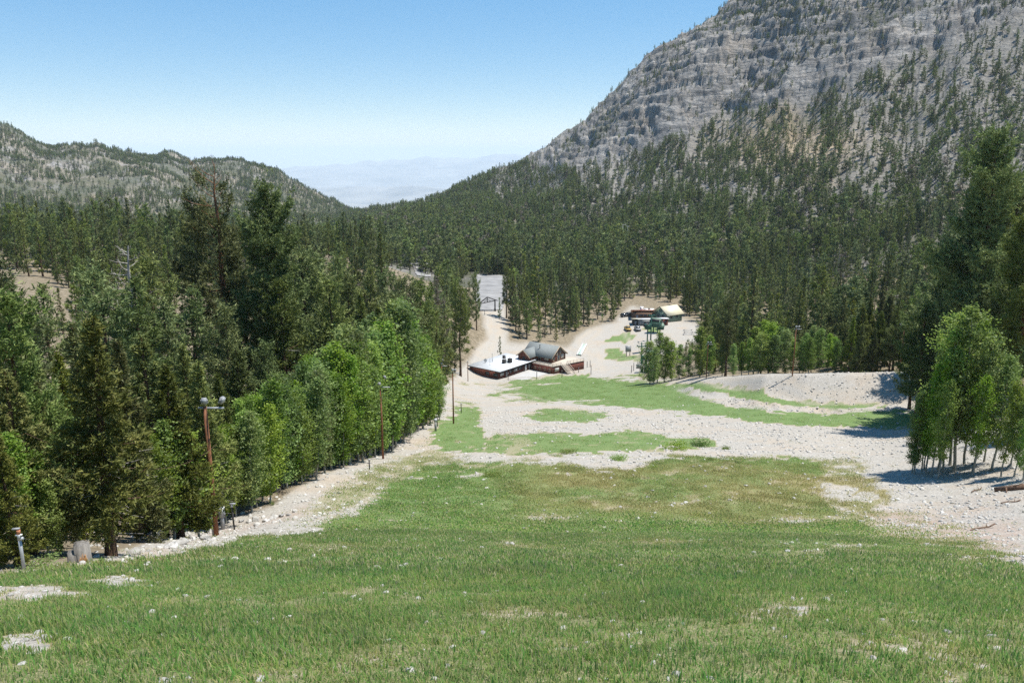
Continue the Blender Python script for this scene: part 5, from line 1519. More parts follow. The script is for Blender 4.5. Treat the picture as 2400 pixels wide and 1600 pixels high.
m = MB(); m.box((0, 0, h * 0.9), (0.14, 0.12, 0.16)); m.build('valve', M_GALV, t)
m = MB(); m.box((0.06, 0, h * 0.98), (0.36, 0.14, 0.07)); m.build('cap', M_LGREY, t)
p = place(523, 1240)
t = thing('electrical_box', 'grey metal electrical box on a post behind the nearest light pole', 'electrical box', tuple(p), 0.1)
h = px_h(p, 50)
m = MB(); m.box((0, 0, h * 0.33), (0.22, 0.2, h * 0.7)); m.build('pedestal', M_GALV, t)
m = MB(); m.box((0, -0.02, h * 0.78), (0.34, 0.3, h * 0.42)); m.build('cabinet', M_LGREY, t)
m = MB(); m.box((0, -0.19, h * 0.78), (0.28, 0.02, h * 0.36)); m.build('door', M_GALV, t)
m = MB(); m.box((0, -0.02, h * 1.0), (0.38, 0.36, 0.04)); m.build('lid', M_WHITE, t)
m = MB(); m.box((0.2, -0.05, h * 0.72), (0.06, 0.12, 0.14)); m.build('handle', M_LGREY, t)
p = place(498, 1242)
t = thing('leaning_pipe', 'white pipe leaning against the foot of the nearest light pole', 'pipe', tuple(p), 0)
hh = px_h(p, 58)
m = MB(); m.tube((0.05, 0.2, 0), (-0.42, 0.35, hh), 0.06, n=8); m.build('tube', M_WHITE, t, True)
m = MB(); m.tube((0.0, 0.217, hh * 0.1), (-0.09, 0.245, hh * 0.28), 0.075, n=8); m.build('collar', M_GALV, t, True)
p = place(1021, 1010)
t = thing('utility_box', 'slim blue-grey utility cabinet at the end of the aspen grove', 'utility box', tuple(p), 0.2)
h = px_h(p, 30)
m = MB(); m.box((0, 0, h * 0.4), (0.3, 0.25, h * 0.8)); m.build('cabinet', M_LGREY, t)
m = MB(); m.box((0, 0, h * 0.88), (0.48, 0.36, h * 0.24)); m.build('hood', M_GALV, t)
for u, v, dv, lb in [(1025, 1000, 28, 'thin dark marker post just behind the slim utility cabinet'), (866, 1100, 24, 'thin dark marker post at the foot of the aspen grove left of its floodlight pole'), (1081, 968, 24, 'thin marker post on the gravel right of the dark light pole'),
                     (1191, 891, 18, 'thin post standing at the corner of the flat-roofed building'), (1258, 889, 20, 'thin post on the grass edge before the deck fence'), (1317, 886, 18, 'thin post on the grass edge before the deck stairs'),
                     (1356, 873, 11, 'short post in front of the red deck wall'), (1385, 878, 23, 'taller thin post past the right end of the deck'), (1376, 861, 15, 'dark post close to the right end of the deck'), (1383, 860, 15, 'dark post next to the one at the right end of the deck'),
                     (1480, 873, 17, 'thin post on the gravel left of the lift terminal'), (1485, 868, 18, 'second thin post on the gravel left of the lift terminal'), (1136, 738, 9, 'thin post on the gravel road below the timber gate')]:
    p = place(u, v); h = px_h(p, dv)
    t = thing('marker_post', lb, 'post', tuple(p), 0, 'thin posts around the slope')
    m = MB(); m.tube((0, 0, -0.3), (0, 0, h), 0.045 + 0.0002 * p[1], n=6); m.build('post', M_DARK, t)
    m = MB(); m.box((0, 0, h + 0.03), (0.16 + 0.0003 * p[1],) * 2 + (0.07,)); m.build('cap', M_GALV, t)
# stump
p = place(190, 1316); s = 33 * np.linalg.norm(p) / FPX
t = thing('tree_stump', 'weathered grey sawn stump with a split orange side beside the leaning fir', 'stump', tuple(p), 0.3)
def stump_ring(r, z0_, z1_, cx, seed, n=16):
    R = np.random.default_rng(seed); m = MB()
    rr = r * (1 + 0.1 * R.normal(0, 1, n)); th = np.arange(n) * 2 * math.pi / n
    lo = [(cx + rr[i] * 1.18 * math.cos(th[i]), rr[i] * 1.18 * math.sin(th[i]), z0_) for i in range(n)]
    hi = [(cx + rr[i] * math.cos(th[i]), rr[i] * math.sin(th[i]), z1_ + 0.02 * R.normal()) for i in range(n)]
    m.add(np.array(lo + hi + [(cx, 0, z1_)]), [(2 * n, n + i, n + (i + 1) % n) for i in range(n)], [(i, (i + 1) % n, n + (i + 1) % n, n + i) for i in range(n)])
    return m
stump_ring(s * 0.42, -0.2, s * 1.2, 0.12 * s, 1).build('upper_block', M_STUMP, t)
stump_ring(s * 0.46, -0.2, s * 0.72, -0.22 * s, 2).build('lower_block', M_STUMP, t)
m = MB()
for k in range(9):
    a = -1.75 + 0.12 * k; hh = s * random.uniform(0.5, 1.0)
    m.box((0.12 * s + s * 0.44 * math.cos(a), s * 0.47 * math.sin(a), hh / 2 - 0.1), (0.06 * s, 0.05 * s, hh), a, taper=0.35)
m.build('split_wood', M_SPLIT, t)
# fallen log at the right edge
p = place(2385, 1150); q = place(2330, 1152)
t = thing('fallen_log', 'brown fallen log lying in the shade at the right edge', 'log', tuple(p), 0)
m = MB()
d = (q - p); 
m.tube((0.9, 0.1, 0.35), tuple(d * 1.0 + np.array([0, 0, 0.2])), 0.26, 0.18, 10); m.build('trunk', M_LOG, t, True)
m = MB(); m.tube(tuple(d * 0.5 + np.array([0, 0, .3])), tuple(d * 0.55 + np.array([-0.4, -0.9, 0.15])), 0.08, 0.03, 6); m.tube(tuple(d * 0.2 + np.array([0, 0, .4])), tuple(d * 0.15 + np.array([0.3, -0.5, 0.9])), 0.07, 0.02, 6); m.build('branch_stubs', M_LOG, t, True)
for u, v, L, rz, lb in [(2290, 1150, 1.6, 0.5, 'dead branch on the stones below the aspen clump'), (2300, 1240, 2.6, 0.35, 'long grey stick on the stony ground at the right'), (2370, 1178, 1.8, 0.2, 'dead stick beside the fallen log')]:
    p = place(u, v); t = thing('fallen_branch', lb, 'branch', tuple(p), rz)
    m = MB(); m.path([(-L / 2, 0, 0.06), (-L / 6, 0.08, 0.10), (L / 4, 0.0, 0.07), (L / 2, 0.12, 0.12)], 0.045, 5); m.build('stick', M_LOG, t)
    m = MB(); m.tube((L / 6, 0.02, 0.08), (L / 3, 0.35, 0.16), 0.03, 0.012, 5); m.tube((-L / 5, 0.05, 0.09), (-L / 4, -0.3, 0.12), 0.025, 0.01, 5); m.build('twig', M_LOG, t)
# sagging wire in the left woods
pw = []
A_ = pt(60, 1015, 22.0); B_ = pt(508, 1040, 45.6)
for k in range(15):
    f_ = k / 14; q = A_ * (1 - f_) + B_ * f_; q = q.copy(); q[2] -= 4 * f_ * (1 - f_) * 1.35; pw.append(tuple(q))
m = MB(); m.path(pw, 0.010, 4)
tag(m.build('overhead_wire', M_LOG), 'thin cable sagging through the firs to the nearest light pole', 'cable')

# ------------------------------------------------------------------ shrubs in the meadow
def shrub_mesh(seed, n=900, size=0.11, flat=0.75):
    R = np.random.default_rng(seed)
    lob = R.normal(0, 0.45, (9, 3)) * [1, 1, 0.4]; c = lob[R.integers(0, 9, n)] + R.normal(0, 0.3, (n, 3))
    c[:, 2] = np.abs(c[:, 2]) * flat + 0.03
    v, f, tint = leaves(R, c, size)
    V = []; F = []
    for i in range(12): _limb(V, F, (0, 0, -0.1), lob[i % 9] * [0.9, 0.9, 0.4] + [0, 0, 0.35], 0.02, 0.006)
    return mesh_from('leaves', v, f, M_ASPEN, False, {'tint': tint}), mesh_from('stems', np.concatenate(V), np.concatenate(F), M_BARK)
SH = [shrub_mesh(700 + i) for i in range(3)]
for u, v, w, lb in [(1155, 1117, 36, 'dark green shrub alone in the middle of the meadow'), (1449, 1078, 40, 'green shrub on the gravel strip across the slope'), (1535, 1096, 20, 'small dark shrub below the gravel strip'),
                    (1588, 1052, 52, 'larger of the two spreading shrubs above the gravel strip'), (1640, 1046, 44, 'right-hand of the two spreading shrubs above the gravel strip'), (1700, 1052, 20, 'small shrub at the right end of the grass island'),
                    (1330, 1062, 30, 'low shrub in the grass island left of the gravel strip shrubs'), (95, 1330, 60, 'pale scrubby bush by the hydrant at the far left'), (235, 1318, 22, 'small green seedling at the foot of the leaning fir'), (1665, 1078, 16, 'grey-green tuft bush at the edge of the gravel flat'), (1730, 1085, 14, 'tiny bush on the gravel edge right of the tuft bush')]:
    p = place(u, v); s = w * np.linalg.norm(p) / FPX / 1.9
    t = thing('shrub', lb, 'shrub', tuple(p), random.uniform(0, 6)); t.scale = (s, s, s * random.uniform(0.75, 1.0))
    a, b = random.choice(SH); link('leaves', a, t); link('stems', b, t)

# ------------------------------------------------------------------ buildings
def window(parent, c, w, h, axis, sgn, glass=None, mull=1, name='window', fm=None):
    """framed window on a wall whose outward normal is sgn*axis"""
    d = 0.10
    o = link(name, None, parent); o.empty_display_size = 0.1
    o.location = c
    fr = MB(); t = 0.09
    def bar(a, b, da, db, th=d):
        if axis == 'y': fr.box((a, 0, b), (da, th, db))
        else: fr.box((0, a, b), (th, da, db))
    bar(0, h / 2 - t / 2, w, t); bar(0, -h / 2 + t / 2, w, t); bar(-w / 2 + t / 2, 0, t, h - 2 * t); bar(w / 2 - t / 2, 0, t, h - 2 * t)
    for k in range(mull): bar(-w / 2 + (k + 1) * w / (mull + 1), 0, t * 0.8, h - 2 * t, d * 0.8)
    fr.build('frame', fm or M_DARK, o)
    g = MB()
    if axis == 'y': g.box((0, -sgn * 0.01, 0), (w - t, 0.04, h - t))
    else: g.box((-sgn * 0.01, 0, 0), (0.04, w - t, h - t))
    g.build('pane', glass or M_GLASS, o)
    return o
# flat-roofed building: local x along the front wall, local y along the long wall
ANG = math.atan2(-0.61, 0.79)
E1 = np.array([math.cos(ANG), math.sin(ANG)]); E2 = np.array([-math.sin(ANG), math.cos(ANG)])
pc = place(1170, 889)
zg = pc[2]
roof_z = float(tanv(872)) * pc[1]
hw = max(roof_z - zg, 2.5)
t = thing('flat_roofed_building', 'low red-brown building with a white flat roof', 'building', tuple(pc), ANG)
FL = 13.2; LL = 20.5
m = MB(); m.box((-FL / 2, LL / 2, hw / 2 - 0.6), (FL, LL, hw + 1.2)); m.build('wall', M_REDWALL, t)
m = MB(); m.box((-FL / 2 + 0.15, LL / 2 + 0.1, hw + 0.16), (FL + 1.5, LL + 1.5, 0.32)); fas = m.build('fascia', M_DARK, t)
m = MB(); m.box((-FL / 2 + 0.15, LL / 2 + 0.1, hw + 0.355), (FL + 1.55, LL + 1.55, 0.07)); rf = m.build('roof', M_WHITEROOF, t)
for (x, y, sx, sy, sz, mt) in [(-5.2, 9.2, 1.0, 1.0, 1.3, M_DARK), (-4.0, 11.2, 1.2, 1.1, 1.5, M_DARK), (-4.9, 10.4, 0.7, 0.9, 1.5, M_WHITE), (-9.6, 14.8, 0.8, 0.7, 1.0, M_DARK), (-9.1, 15.0, 0.4, 0.5, 0.7, M_LGREY)]:
    m = MB(); m.box((x, y, hw + 0.39 + sz / 2), (sx, sy, sz)); m.box((x, y, hw + 0.42 + sz), (sx * 1.1, sy * 1.1, 0.06)); m.build('roof_vent', mt, t)
m = MB(); m.tube((-7.0, 3.6, hw + 0.39), (-7.0, 3.6, hw + 3.2), 0.05, n=6); m.box((-7.0, 3.6, hw + 3.0), (0.5, 0.06, 0.05)); m.build('antenna', M_GALV, t)
m = MB(); m.tube((-9.7, 8.2, hw + 0.39), (-9.7, 8.2, hw + 3.6), 0.06, n=6); m.tube((-9.5, 8.2, hw + 0.39), (-9.7, 8.2, hw + 2.0), 0.03, n=5); m.build('roof_mast', M_DARK, t)
d_ = MB(); n = 14
ring = [(-10.6 + 0.75 * math.cos(k * 6.283 / n), 5.4 + 0.25 * math.sin(k * 6.283 / n), hw + 1.3 + 0.72 * math.sin(k * 6.283 / n)) for k in range(n)]
d_.add(ring + [(-10.6, 5.75, hw + 1.2)], f3=[(n, k, (k + 1) % n) for k in range(n)]); d_.tube((-10.6, 5.7, hw + 0.39), (-10.6, 5.7, hw + 1.2), 0.05, n=6); d_.tube((-10.6, 5.7, hw + 1.2), (-10.6, 4.8, hw + 1.1), 0.025, n=5)
d_.build('satellite_dish', M_WHITE, t)
window(t, (-5.2, -0.03, hw * 0.52), 1.7, 1.3, 'y', -1, mull=1); window(t, (-1.6, -0.03, hw * 0.5), 1.9, 1.2, 'y', -1, mull=1)
for (y, w, h, g) in [(1.6, 2.2, 1.2, M_BLIND), (6.5, 1.8, 1.2, M_GLASS), (9.2, 2.2, 1.2, M_BLIND), (12.0, 2.0, 1.2, M_GLASS)]:
    window(t, (0.03, y, hw * 0.58), w, h, 'x', 1, g, 1)
for (y, g) in [(4.0, M_LGREY), (15.2, M_WHITE), (17.4, M_LGREY)]:
    m = MB(); m.box((0.05, y, 1.02), (0.08, 0.95, 2.05)); dd = m.build('door', g, t)
    m = MB(); m.box((0.11, y + 0.35, 1.0), (0.05, 0.12, 0.05)); m.build('handle', M_DARK, dd)
for y in (3.0, 8.0, 13.5, 18.6):
    m = MB(); m.box((0.62, y, hw / 2), (0.14, 0.14, hw)); m.build('porch_post', M_DARK, t)

# chalet
zd = float(tanv(860)) * 272.5                     # deck level
re = on_plane(1309, 811, zd + 5.6)
gx0, gy0 = re[0], re[1]
t = thing('chalet', 'brown chalet with a grey-green pitched roof and a glazed gable', 'building', (gx0, gy0, zd), ANG)
W = 4.3; LN = 12.0; EH = 2.5; RH = 5.6
def gable_house(t, W, LN, EH, RH, ov=0.7, wall=M_REDWALL, roof=M_GREYROOF, trim=M_TRIM, base=-1.2, th=0.18):
    """gable at local x=0 facing +x, ridge along -x"""
    m = MB()
    pr = [(-W, base), (W, base), (W, EH), (0, RH - 0.12), (-W, EH)]
    v = [(0, y, z) for y, z in pr] + [(-LN, y, z) for y, z in pr]
    m.add(v, [(0, 1, 2), (0, 2, 4), (2, 3, 4), (5, 7, 6), (5, 9, 7), (7, 9, 8)], [(0, 5, 6, 1), (1, 6, 7, 2), (4, 9, 5, 0), (2, 7, 8, 3), (3, 8, 9, 4)])
    m.build('wall', wall, t)
    sl = (RH - EH) / W; ye = W + ov; ze = EH - sl * ov
    r = []
    for s in (-1, 1):
        m = MB()
        a, b, c, d = (ov, 0, RH), (-LN - ov, 0, RH), (-LN - ov, s * ye, ze), (ov, s * ye, ze)
        if s > 0: m.slab(a, b, c, d, th)
        else: m.slab(a, d, c, b, th)
        r.append(m.build('roof_slope', roof, t))
    for s in (-1, 1):
        m = MB(); m.slab((ov + 0.06, 0, RH + 0.2), (ov + 0.06, s * (ye + 0.05), ze + 0.2), (ov + 0.06, s * (ye + 0.05), ze - 0.14), (ov + 0.06, 0, RH - 0.14), 0.07 * s); m.build('barge_board', trim, t)
    return r
rs = gable_house(t, W, LN, EH, RH)
m = MB(); m.tube((-6.8, -2.0, RH - 1.6), (-6.8, -2.0, RH - 0.2), 0.13, n=8); m.box((-6.8, -2.0, RH - 0.15), (0.4, 0.4, 0.08)); m.build('chimney', M_DARK, t)
for (y, w, zc, hh) in [(-2.9, 1.3, 1.5, 1.7), (2.6, 2.0, 1.5, 1.7), (-1.25, 1.1, 3.2, 1.5), (1.35, 1.3, 3.25, 1.5)]:
    window(t, (0.04, y, zc), w, hh, 'x', 1, M_BLIND if y == 2.6 else M_GLASS, 0, fm=M_TRIM)
m = MB(); m.box((0.05, 0.15, 1.05), (0.08, 1.0, 2.1)); dd = m.build('door', M_GLASS, t)
m = MB(); m.box((0.12, 0.5, 1.0), (0.05, 0.1, 0.1)); m.build('handle', M_LGREY, dd)
for y in (-0.65, 0.75, 4.2, -4.2):
    m = MB(); m.box((0.10, y, (RH - abs(y) * (RH - EH) / W) / 2 - 0.15), (0.16, 0.2, RH - abs(y) * (RH - EH) / W - 0.3)); m.build('gable_post', M_PALEWOOD if abs(y) < 1 else M_REDWALL, t)
for (x, w, h, zc) in [(-2.2, 2.0, 1.3, 1.5), (-5.2, 1.4, 1.3, 1.5)]:
    window(t, (x, -W - 0.03, zc), w, h, 'y', -1, M_BLIND if x == -2.2 else M_GLASS, 1)
# cross wing: wall, two roof slopes
wx, ww, wl, we, wr = -9.6, 2.6, 3.6, 2.2, 4.3
m = MB()
pr = [(-ww, -1.6), (ww, -1.6), (ww, we), (0, wr - 0.1), (-ww, we)]
v = [(wx + a, -W - wl, z) for a, z in pr] + [(wx + a, -1.0, z) for a, z in pr]
m.add(v, [(0, 2, 1), (0, 4, 2), (2, 4, 3)], [(0, 1, 6, 5), (1, 2, 7, 6), (4, 0, 5, 9)]); m.build('wing_wall', M_REDWALL, t)
for s in (-1, 1):
    m = MB(); ye = ww + 0.55; ze = we - (wr - we) / ww * 0.55
    a, b, c, d = (wx, -W - wl - 0.6, wr), (wx, -0.6, wr), (wx + s * ye, -0.6, ze), (wx + s * ye, -W - wl - 0.6, ze)
    if s < 0: m.slab(a, b, c, d, 0.16)
    else: m.slab(a, d, c, b, 0.16)
    m.build('wing_roof', M_GREYROOF, t)
    m = MB(); m.slab((wx, -W - wl - 0.66, wr + 0.18), (wx + s * (ye + .05), -W - wl - 0.66, ze + 0.18), (wx + s * (ye + .05), -W - wl - 0.66, ze - 0.14), (wx, -W - wl - 0.66, wr - 0.14), 0.07 * -s); m.build('barge_board', M_TRIM, t)
window(t, (wx, -W - wl - 0.04, 1.3), 1.2, 1.1, 'y', -1)

# deck
Lc, Cc, Rc = on_plane(1244, 850, zd), on_plane(1295, 860, zd), on_plane(1370, 845, zd)
back = np.array([Rc[0] - 4.0, Rc[1] + 6.5]); bl = np.array([gx0 + E2[0] * 6 - E1[0] * 3, gy0 + E2[1] * 6 - E1[1] * 3])
org = np.array([Cc[0], Cc[1], zd])
t = thing('deck', 'raised deck with pale boards, red-brown skirt and white rails around the chalet', 'deck', tuple(org), 0)
rel = lambda p: (p[0] - org[0], p[1] - org[1])
poly = [rel(Lc), rel(Cc), rel(Rc), rel(back), rel(bl), rel((Lc[0] + E2[0] * 5, Lc[1] + E2[1] * 5))]
m = MB(); m.prism(poly, -0.02, 0.12); m.build('deck_boards', M_PALEWOOD, t)
m = MB(); c0_ = np.mean(np.array(poly), 0); m.prism([tuple(c0_ + (np.array(q) - c0_) * 0.985) for q in poly], -3.2, -0.03); m.build('skirt', M_REDWALL, t)
def rail(t, a, b, n, h=0.95):
    a = np.array(a); b = np.array(b)
    for k in range(n + 1):
        q = a + (b - a) * k / n
        m = MB(); m.box((q[0], q[1], 0.12 + h / 2), (0.12, 0.12, h)); m.build('rail_post', M_PALEWOOD, t)
    for z in (0.45, 0.75, h):
        m = MB(); m.tube((a[0], a[1], 0.12 + z), (b[0], b[1], 0.12 + z), 0.045, n=5); m.build('rail_bar', M_PALEWOOD, t)
inset = lambda q: tuple(c0_ + (np.array(q) - c0_) * 0.97)
rail(t, inset(poly[0]), inset(poly[1]), 5)
pA = np.array(poly[1]); pB = np.array(poly[2]); sa = pA + (pB - pA) * 0.26; sb = pA + (pB - pA) * 0.45
rail(t, inset(pA), inset(sa), 2); rail(t, inset(sb), inset(pB), 5)
# lower fence panels under the front
fd = (np.array(poly[0]) - pA)
for k in range(7):
    q = pA + fd * (0.1 + 0.11 * k)
    nrm = np.array([-E2[0], -E2[1]]) * 0.5
    m = MB(); m.box((q[0] + nrm[0], q[1] + nrm[1], -1.35), (1.0, 0.1, 1.3), ANG); m.build('fence_panel', M_REDWALL if k % 2 else M_LOG, t)
m = MB(); q = pA + (pB - pA) * 0.11; m.box((q[0] + 0.25, q[1] - 0.35, -1.1), (1.8, 0.12, 1.2), math.atan2(*(pB - pA)[::-1])); m.build('notice_board', M_BLIND, t)
# stairs
sd = (pB - pA) / np.linalg.norm(pB - pA); nrm = np.array([sd[1], -sd[0]])
drop = zd - gz(*(org[:2] + sb + nrm * 3.5)); ns = 9
sw = np.linalg.norm(sb - sa)
ang_s = math.atan2(sd[1], sd[0])
run = 4.2
for k in range(ns):
    c = (sa + sb) / 2 + nrm * (run * (k + 0.5) / ns)
    m = MB(); m.box((c[0], c[1], 0.06 - drop * (k + 0.5) / ns), (sw * 0.96, run / ns * 1.1, 0.08), ang_s); m.build('step', M_PALEWOOD, t)
for q in (sa, sb):
    e = q + nrm * run
    m = MB(); m.slab((q[0], q[1], 0.15), (e[0], e[1], -drop + 0.15), (e[0], e[1], -drop - 0.15), (q[0], q[1], -0.25), 0.1); m.build('stringer', M_PALEWOOD, t)
    m = MB(); m.tube((q[0], q[1], 1.05), (e[0], e[1], -drop + 1.0), 0.09, n=6); m.tube((e[0], e[1], -drop + 1.0), (e[0], e[1], -drop - 0.2), 0.07, n=6); m.build('handrail', M_PALEWOOD, t)

# ------------------------------------------------------------------ timber gate
pL = place(1124, 729); pR = place(1160, 729)
gw = np.linalg.norm(pR - pL); mid = (pL + pR) / 2
ang = math.atan2(pR[1] - pL[1], pR[0] - pL[0])
t = thing('timber_gate', 'dark timber entrance gate with a small gabled truss over the road', 'gate', (mid[0], mid[1], min(pL[2], pR[2])), ang)
gh = px_h(pL, 26); gp_ = px_h(pL, 37)
for s in (-1, 1):
    m = MB(); m.box((s * gw / 2, 0, gh / 2 - 0.3), (0.45, 0.45, gh + 0.6)); m.box((s * gw / 2, 0, 0.7), (0.8, 0.8, 1.6), taper=0.7); m.build('post', M_DARK, t)
m = MB(); m.box((0, 0, gh), (gw + 0.5, 0.4, 0.32)); m.build('beam', M_DARK, t)
for s in (-1, 1):
    m = MB(); m.slab((0, -0.25, gp_), (s * (gw / 2 + 1.7), -0.25, gh - 0.5), (s * (gw / 2 + 1.7), 0.25, gh - 0.5), (0, 0.25, gp_), 0.35 * s); m.build('rafter', M_DARK, t)
m = MB(); m.box((0, 0, (gh + gp_) / 2), (0.28, 0.28, gp_ - gh)); m.build('king_post', M_DARK, t)
for s in (-1, 1):
    m = MB(); m.tube((s * gw * 0.22, 0, gh + 0.1), (s * 0.1, 0, gp_ - 0.7), 0.12, n=6); m.build('strut', M_DARK, t)
m = MB(); m.tube((-gw / 2, 0, 0.5), (gw / 2, 0, 0.45), 0.10, n=6); m.build('barrier_bar', M_GALV, t)

# ------------------------------------------------------------------ vehicles
def car(u, v, yaw, label, body, kind='suv', group=None):
    p = place(u, v)
    t = thing('parked_car' if kind == 'suv' else 'parked_truck', label, 'car' if kind == 'suv' else 'truck', tuple(p), yaw, group)
    L, Wd = (4.6, 1.9) if kind == 'suv' else (5.4, 2.1)
    prof = [(-L / 2, 0.35), (L / 2, 0.35), (L / 2, 0.85), (L * 0.44, 1.0), (L * 0.18, 1.08), (-L / 2, 1.08)] if kind == 'suv' else [(-L / 2, 0.5), (L / 2, 0.5), (L / 2, 1.05), (L * 0.45, 1.2), (L * 0.2, 1.25), (-L / 2, 1.25)]
    def ext(prof, w0, w1, name, mat, par):
        n = len(prof); zmax = max(z for _, z in prof); zmin = min(z for _, z in prof)
        ww = [w0 + (w1 - w0) * (z - zmin) / (zmax - zmin) for _, z in prof]
        v_ = [(x, -w, z) for (x, z), w in zip(prof, ww)] + [(x, w, z) for (x, z), w in zip(prof, ww)]
        m = MB(); m.add(v_, [(0, i, i + 1) for i in range(1, n - 1)] + [(n, n + i + 1, n + i) for i in range(1, n - 1)], [(i, n + i, n + (i + 1) % n, (i + 1) % n) for i in range(n)])
        return m.build(name, mat, par)
    b = ext(prof, Wd / 2, Wd / 2 * 0.97, 'body', body, t)
    z1 = prof[-1][1]
    if kind == 'suv': cab = [(-L * 0.47, z1), (L * 0.2, z1), (L * 0.06, z1 + 0.62), (-L * 0.42, z1 + 0.65)]
    else: cab = [(-L * 0.12, z1), (L * 0.22, z1), (L * 0.12, z1 + 0.72), (-L * 0.10, z1 + 0.75)]
    c = ext(cab, Wd / 2 * 0.95, Wd / 2 * 0.78, 'cabin', M_GLASS, t)
    top = [(x, z) for x, z in cab[2:]]
    m = MB(); m.box(((top[0][0] + top[1][0]) / 2, 0, top[0][1] + 0.04), (abs(top[0][0] - top[1][0]), Wd * 0.78, 0.07)); m.build('roof', body, t)
    if kind == 'truck':
        m = MB(); m.box((-L * 0.31, 0, 1.3), (L * 0.36, Wd * 0.8, 0.05)); m.build('bed', M_DARK, t)
    for sx in (-0.31, 0.32):
        for s in (-1, 1):
            m = MB(); r = 0.36 if kind == 'suv' else 0.45; m.tube((L * sx, s * (Wd / 2 - 0.2), r), (L * sx, s * (Wd / 2 + 0.03), r), r, n=14); w_ = m.build('wheel', M_RUBBER, t)
            m = MB(); m.tube((L * sx, s * (Wd / 2 + 0.02), r), (L * sx, s * (Wd / 2 + 0.05), r), r * 0.55, n=10); m.build('rim', M_GALV, w_)
    for s in (-1, 1):
        m = MB(); m.box((L / 2 + 0.01, s * Wd * 0.37, prof[2][1] - 0.1), (0.05, 0.32, 0.18)); m.build('headlight', M_LENS, t)
    m = MB(); m.box((L / 2 + 0.05, 0, prof[0][1] + 0.15), (0.14, Wd * 0.98, 0.2)); m.build('bumper', M_DARK, t)
    return t
car(1188, 709, 2.6, 'dark car parked beside the timber gate', M_BLACKCAR)
car(1471, 774, -1.45, 'yellow work truck parked by the base buildings', M_YELLOW, 'truck')
car(1494, 774, -1.5, 'grey work truck parked next to the yellow truck', M_LGREY, 'truck')
car(1465, 742, 0.4, 'dark car at the left end of the base buildings', M_BLACKCAR)
car(1477, 740, 0.5, 'dark car between the trees and the cream-roofed shed', M_BLACKCAR)

# ------------------------------------------------------------------ base area buildings
def shed(u, v, wpx, depth, h, label, wall, roof, rotz=0.0, roof_t=0.25, doors=1, wins=2, name='shed', slope=0.0):
    p = place(u, v); w = px_h(p, wpx)
    t = thing(name, label, 'building', tuple(p), rotz)
    m = MB(); m.box((0, depth / 2, h / 2 - 0.5), (w, depth, h + 1)); m.build('wall', wall, t)
    m = MB(); m.box((0, depth / 2, h + roof_t / 2 + 0.02), (w + 0.9, depth + 1.2, roof_t), rx=slope); m.build('roof', roof, t)
    for k in range(doors):
        m = MB(); m.box((-w / 2 + w * (k + 1) / (doors + wins + 1), -0.04, 1.0), (0.95, 0.08, 2.0)); d = m.build('door', M_LGREY, t)
        m = MB(); m.box((-w / 2 + w * (k + 1) / (doors + wins + 1) + 0.35, -0.1, 1.0), (0.1, 0.05, 0.1)); m.build('handle', M_DARK, d)
    for k in range(wins):
        window(t, (-w / 2 + w * (doors + k + 1) / (doors + wins + 1), -0.03, h * 0.58), min(1.6, w / (wins + doors + 2)), 1.0, 'y', -1)
    return t, p, w
t, p, w = shed(1514, 762, 34, 5, 2.3, 'long low building with a white flat roof behind the trucks', M_LGREY, M_WHITEROOF, 0.02, doors=2, wins=4, name='low_building', slope=-0.12)
shed(1492, 762, 15, 5, 2.4, 'small grey-green shed with a cream roof left of the long white roof', M_DARK, M_YROOF, 0.0, doors=1, wins=1, slope=-0.15)
shed(1555, 762, 20, 5, 2.6, 'dark red shed with a white roof below the cream gabled building', M_REDWALL, M_WHITEROOF, 0.0, doors=1, wins=1, slope=-0.12)
t, p, w = shed(1512, 748, 56, 7, 3.2, 'long building with a faded orange roof at the back of the base area', M_LOG, M_ORANGE, 0.0, doors=1, wins=4, name='orange_roofed_building', slope=-0.25)
for (x, sz, mt) in [(-w * 0.12, 1.9, M_WHITE), (w * 0.10, 1.0, M_WHITE), (w * 0.26, 1.0, M_WHITE)]:
    m = MB(); m.box((x, 2.5 - x * 0.05, 3.4 + sz / 2), (1.4 if sz > 1.5 else 2.6, 1.4, sz)); m.box((x, 2.5 - x * 0.05, 3.5 + sz), (1.7 if sz > 1.5 else 2.9, 1.7, 0.15)); m.build('roof_unit', mt, t)
p = place(1550, 756)
t = thing('cream_roofed_building', 'green-walled building with a broad cream gabled roof at the base area', 'building', tuple(p + np.array([0.5, 5, 0])), -2.55)
gable_house(t, 4.4, 9.5, 3.6, 6.6, 0.8, M_LGREEN, M_YROOF, M_DARK)
window(t, (0.04, -1.5, 2.2), 1.3, 1.3, 'x', 1); window(t, (0.04, 1.5, 2.2), 1.3, 1.3, 'x', 1)
for x in (-2.5, -6.0): window(t, (x, 4.43, 2.0), 1.5, 1.2, 'y', 1)
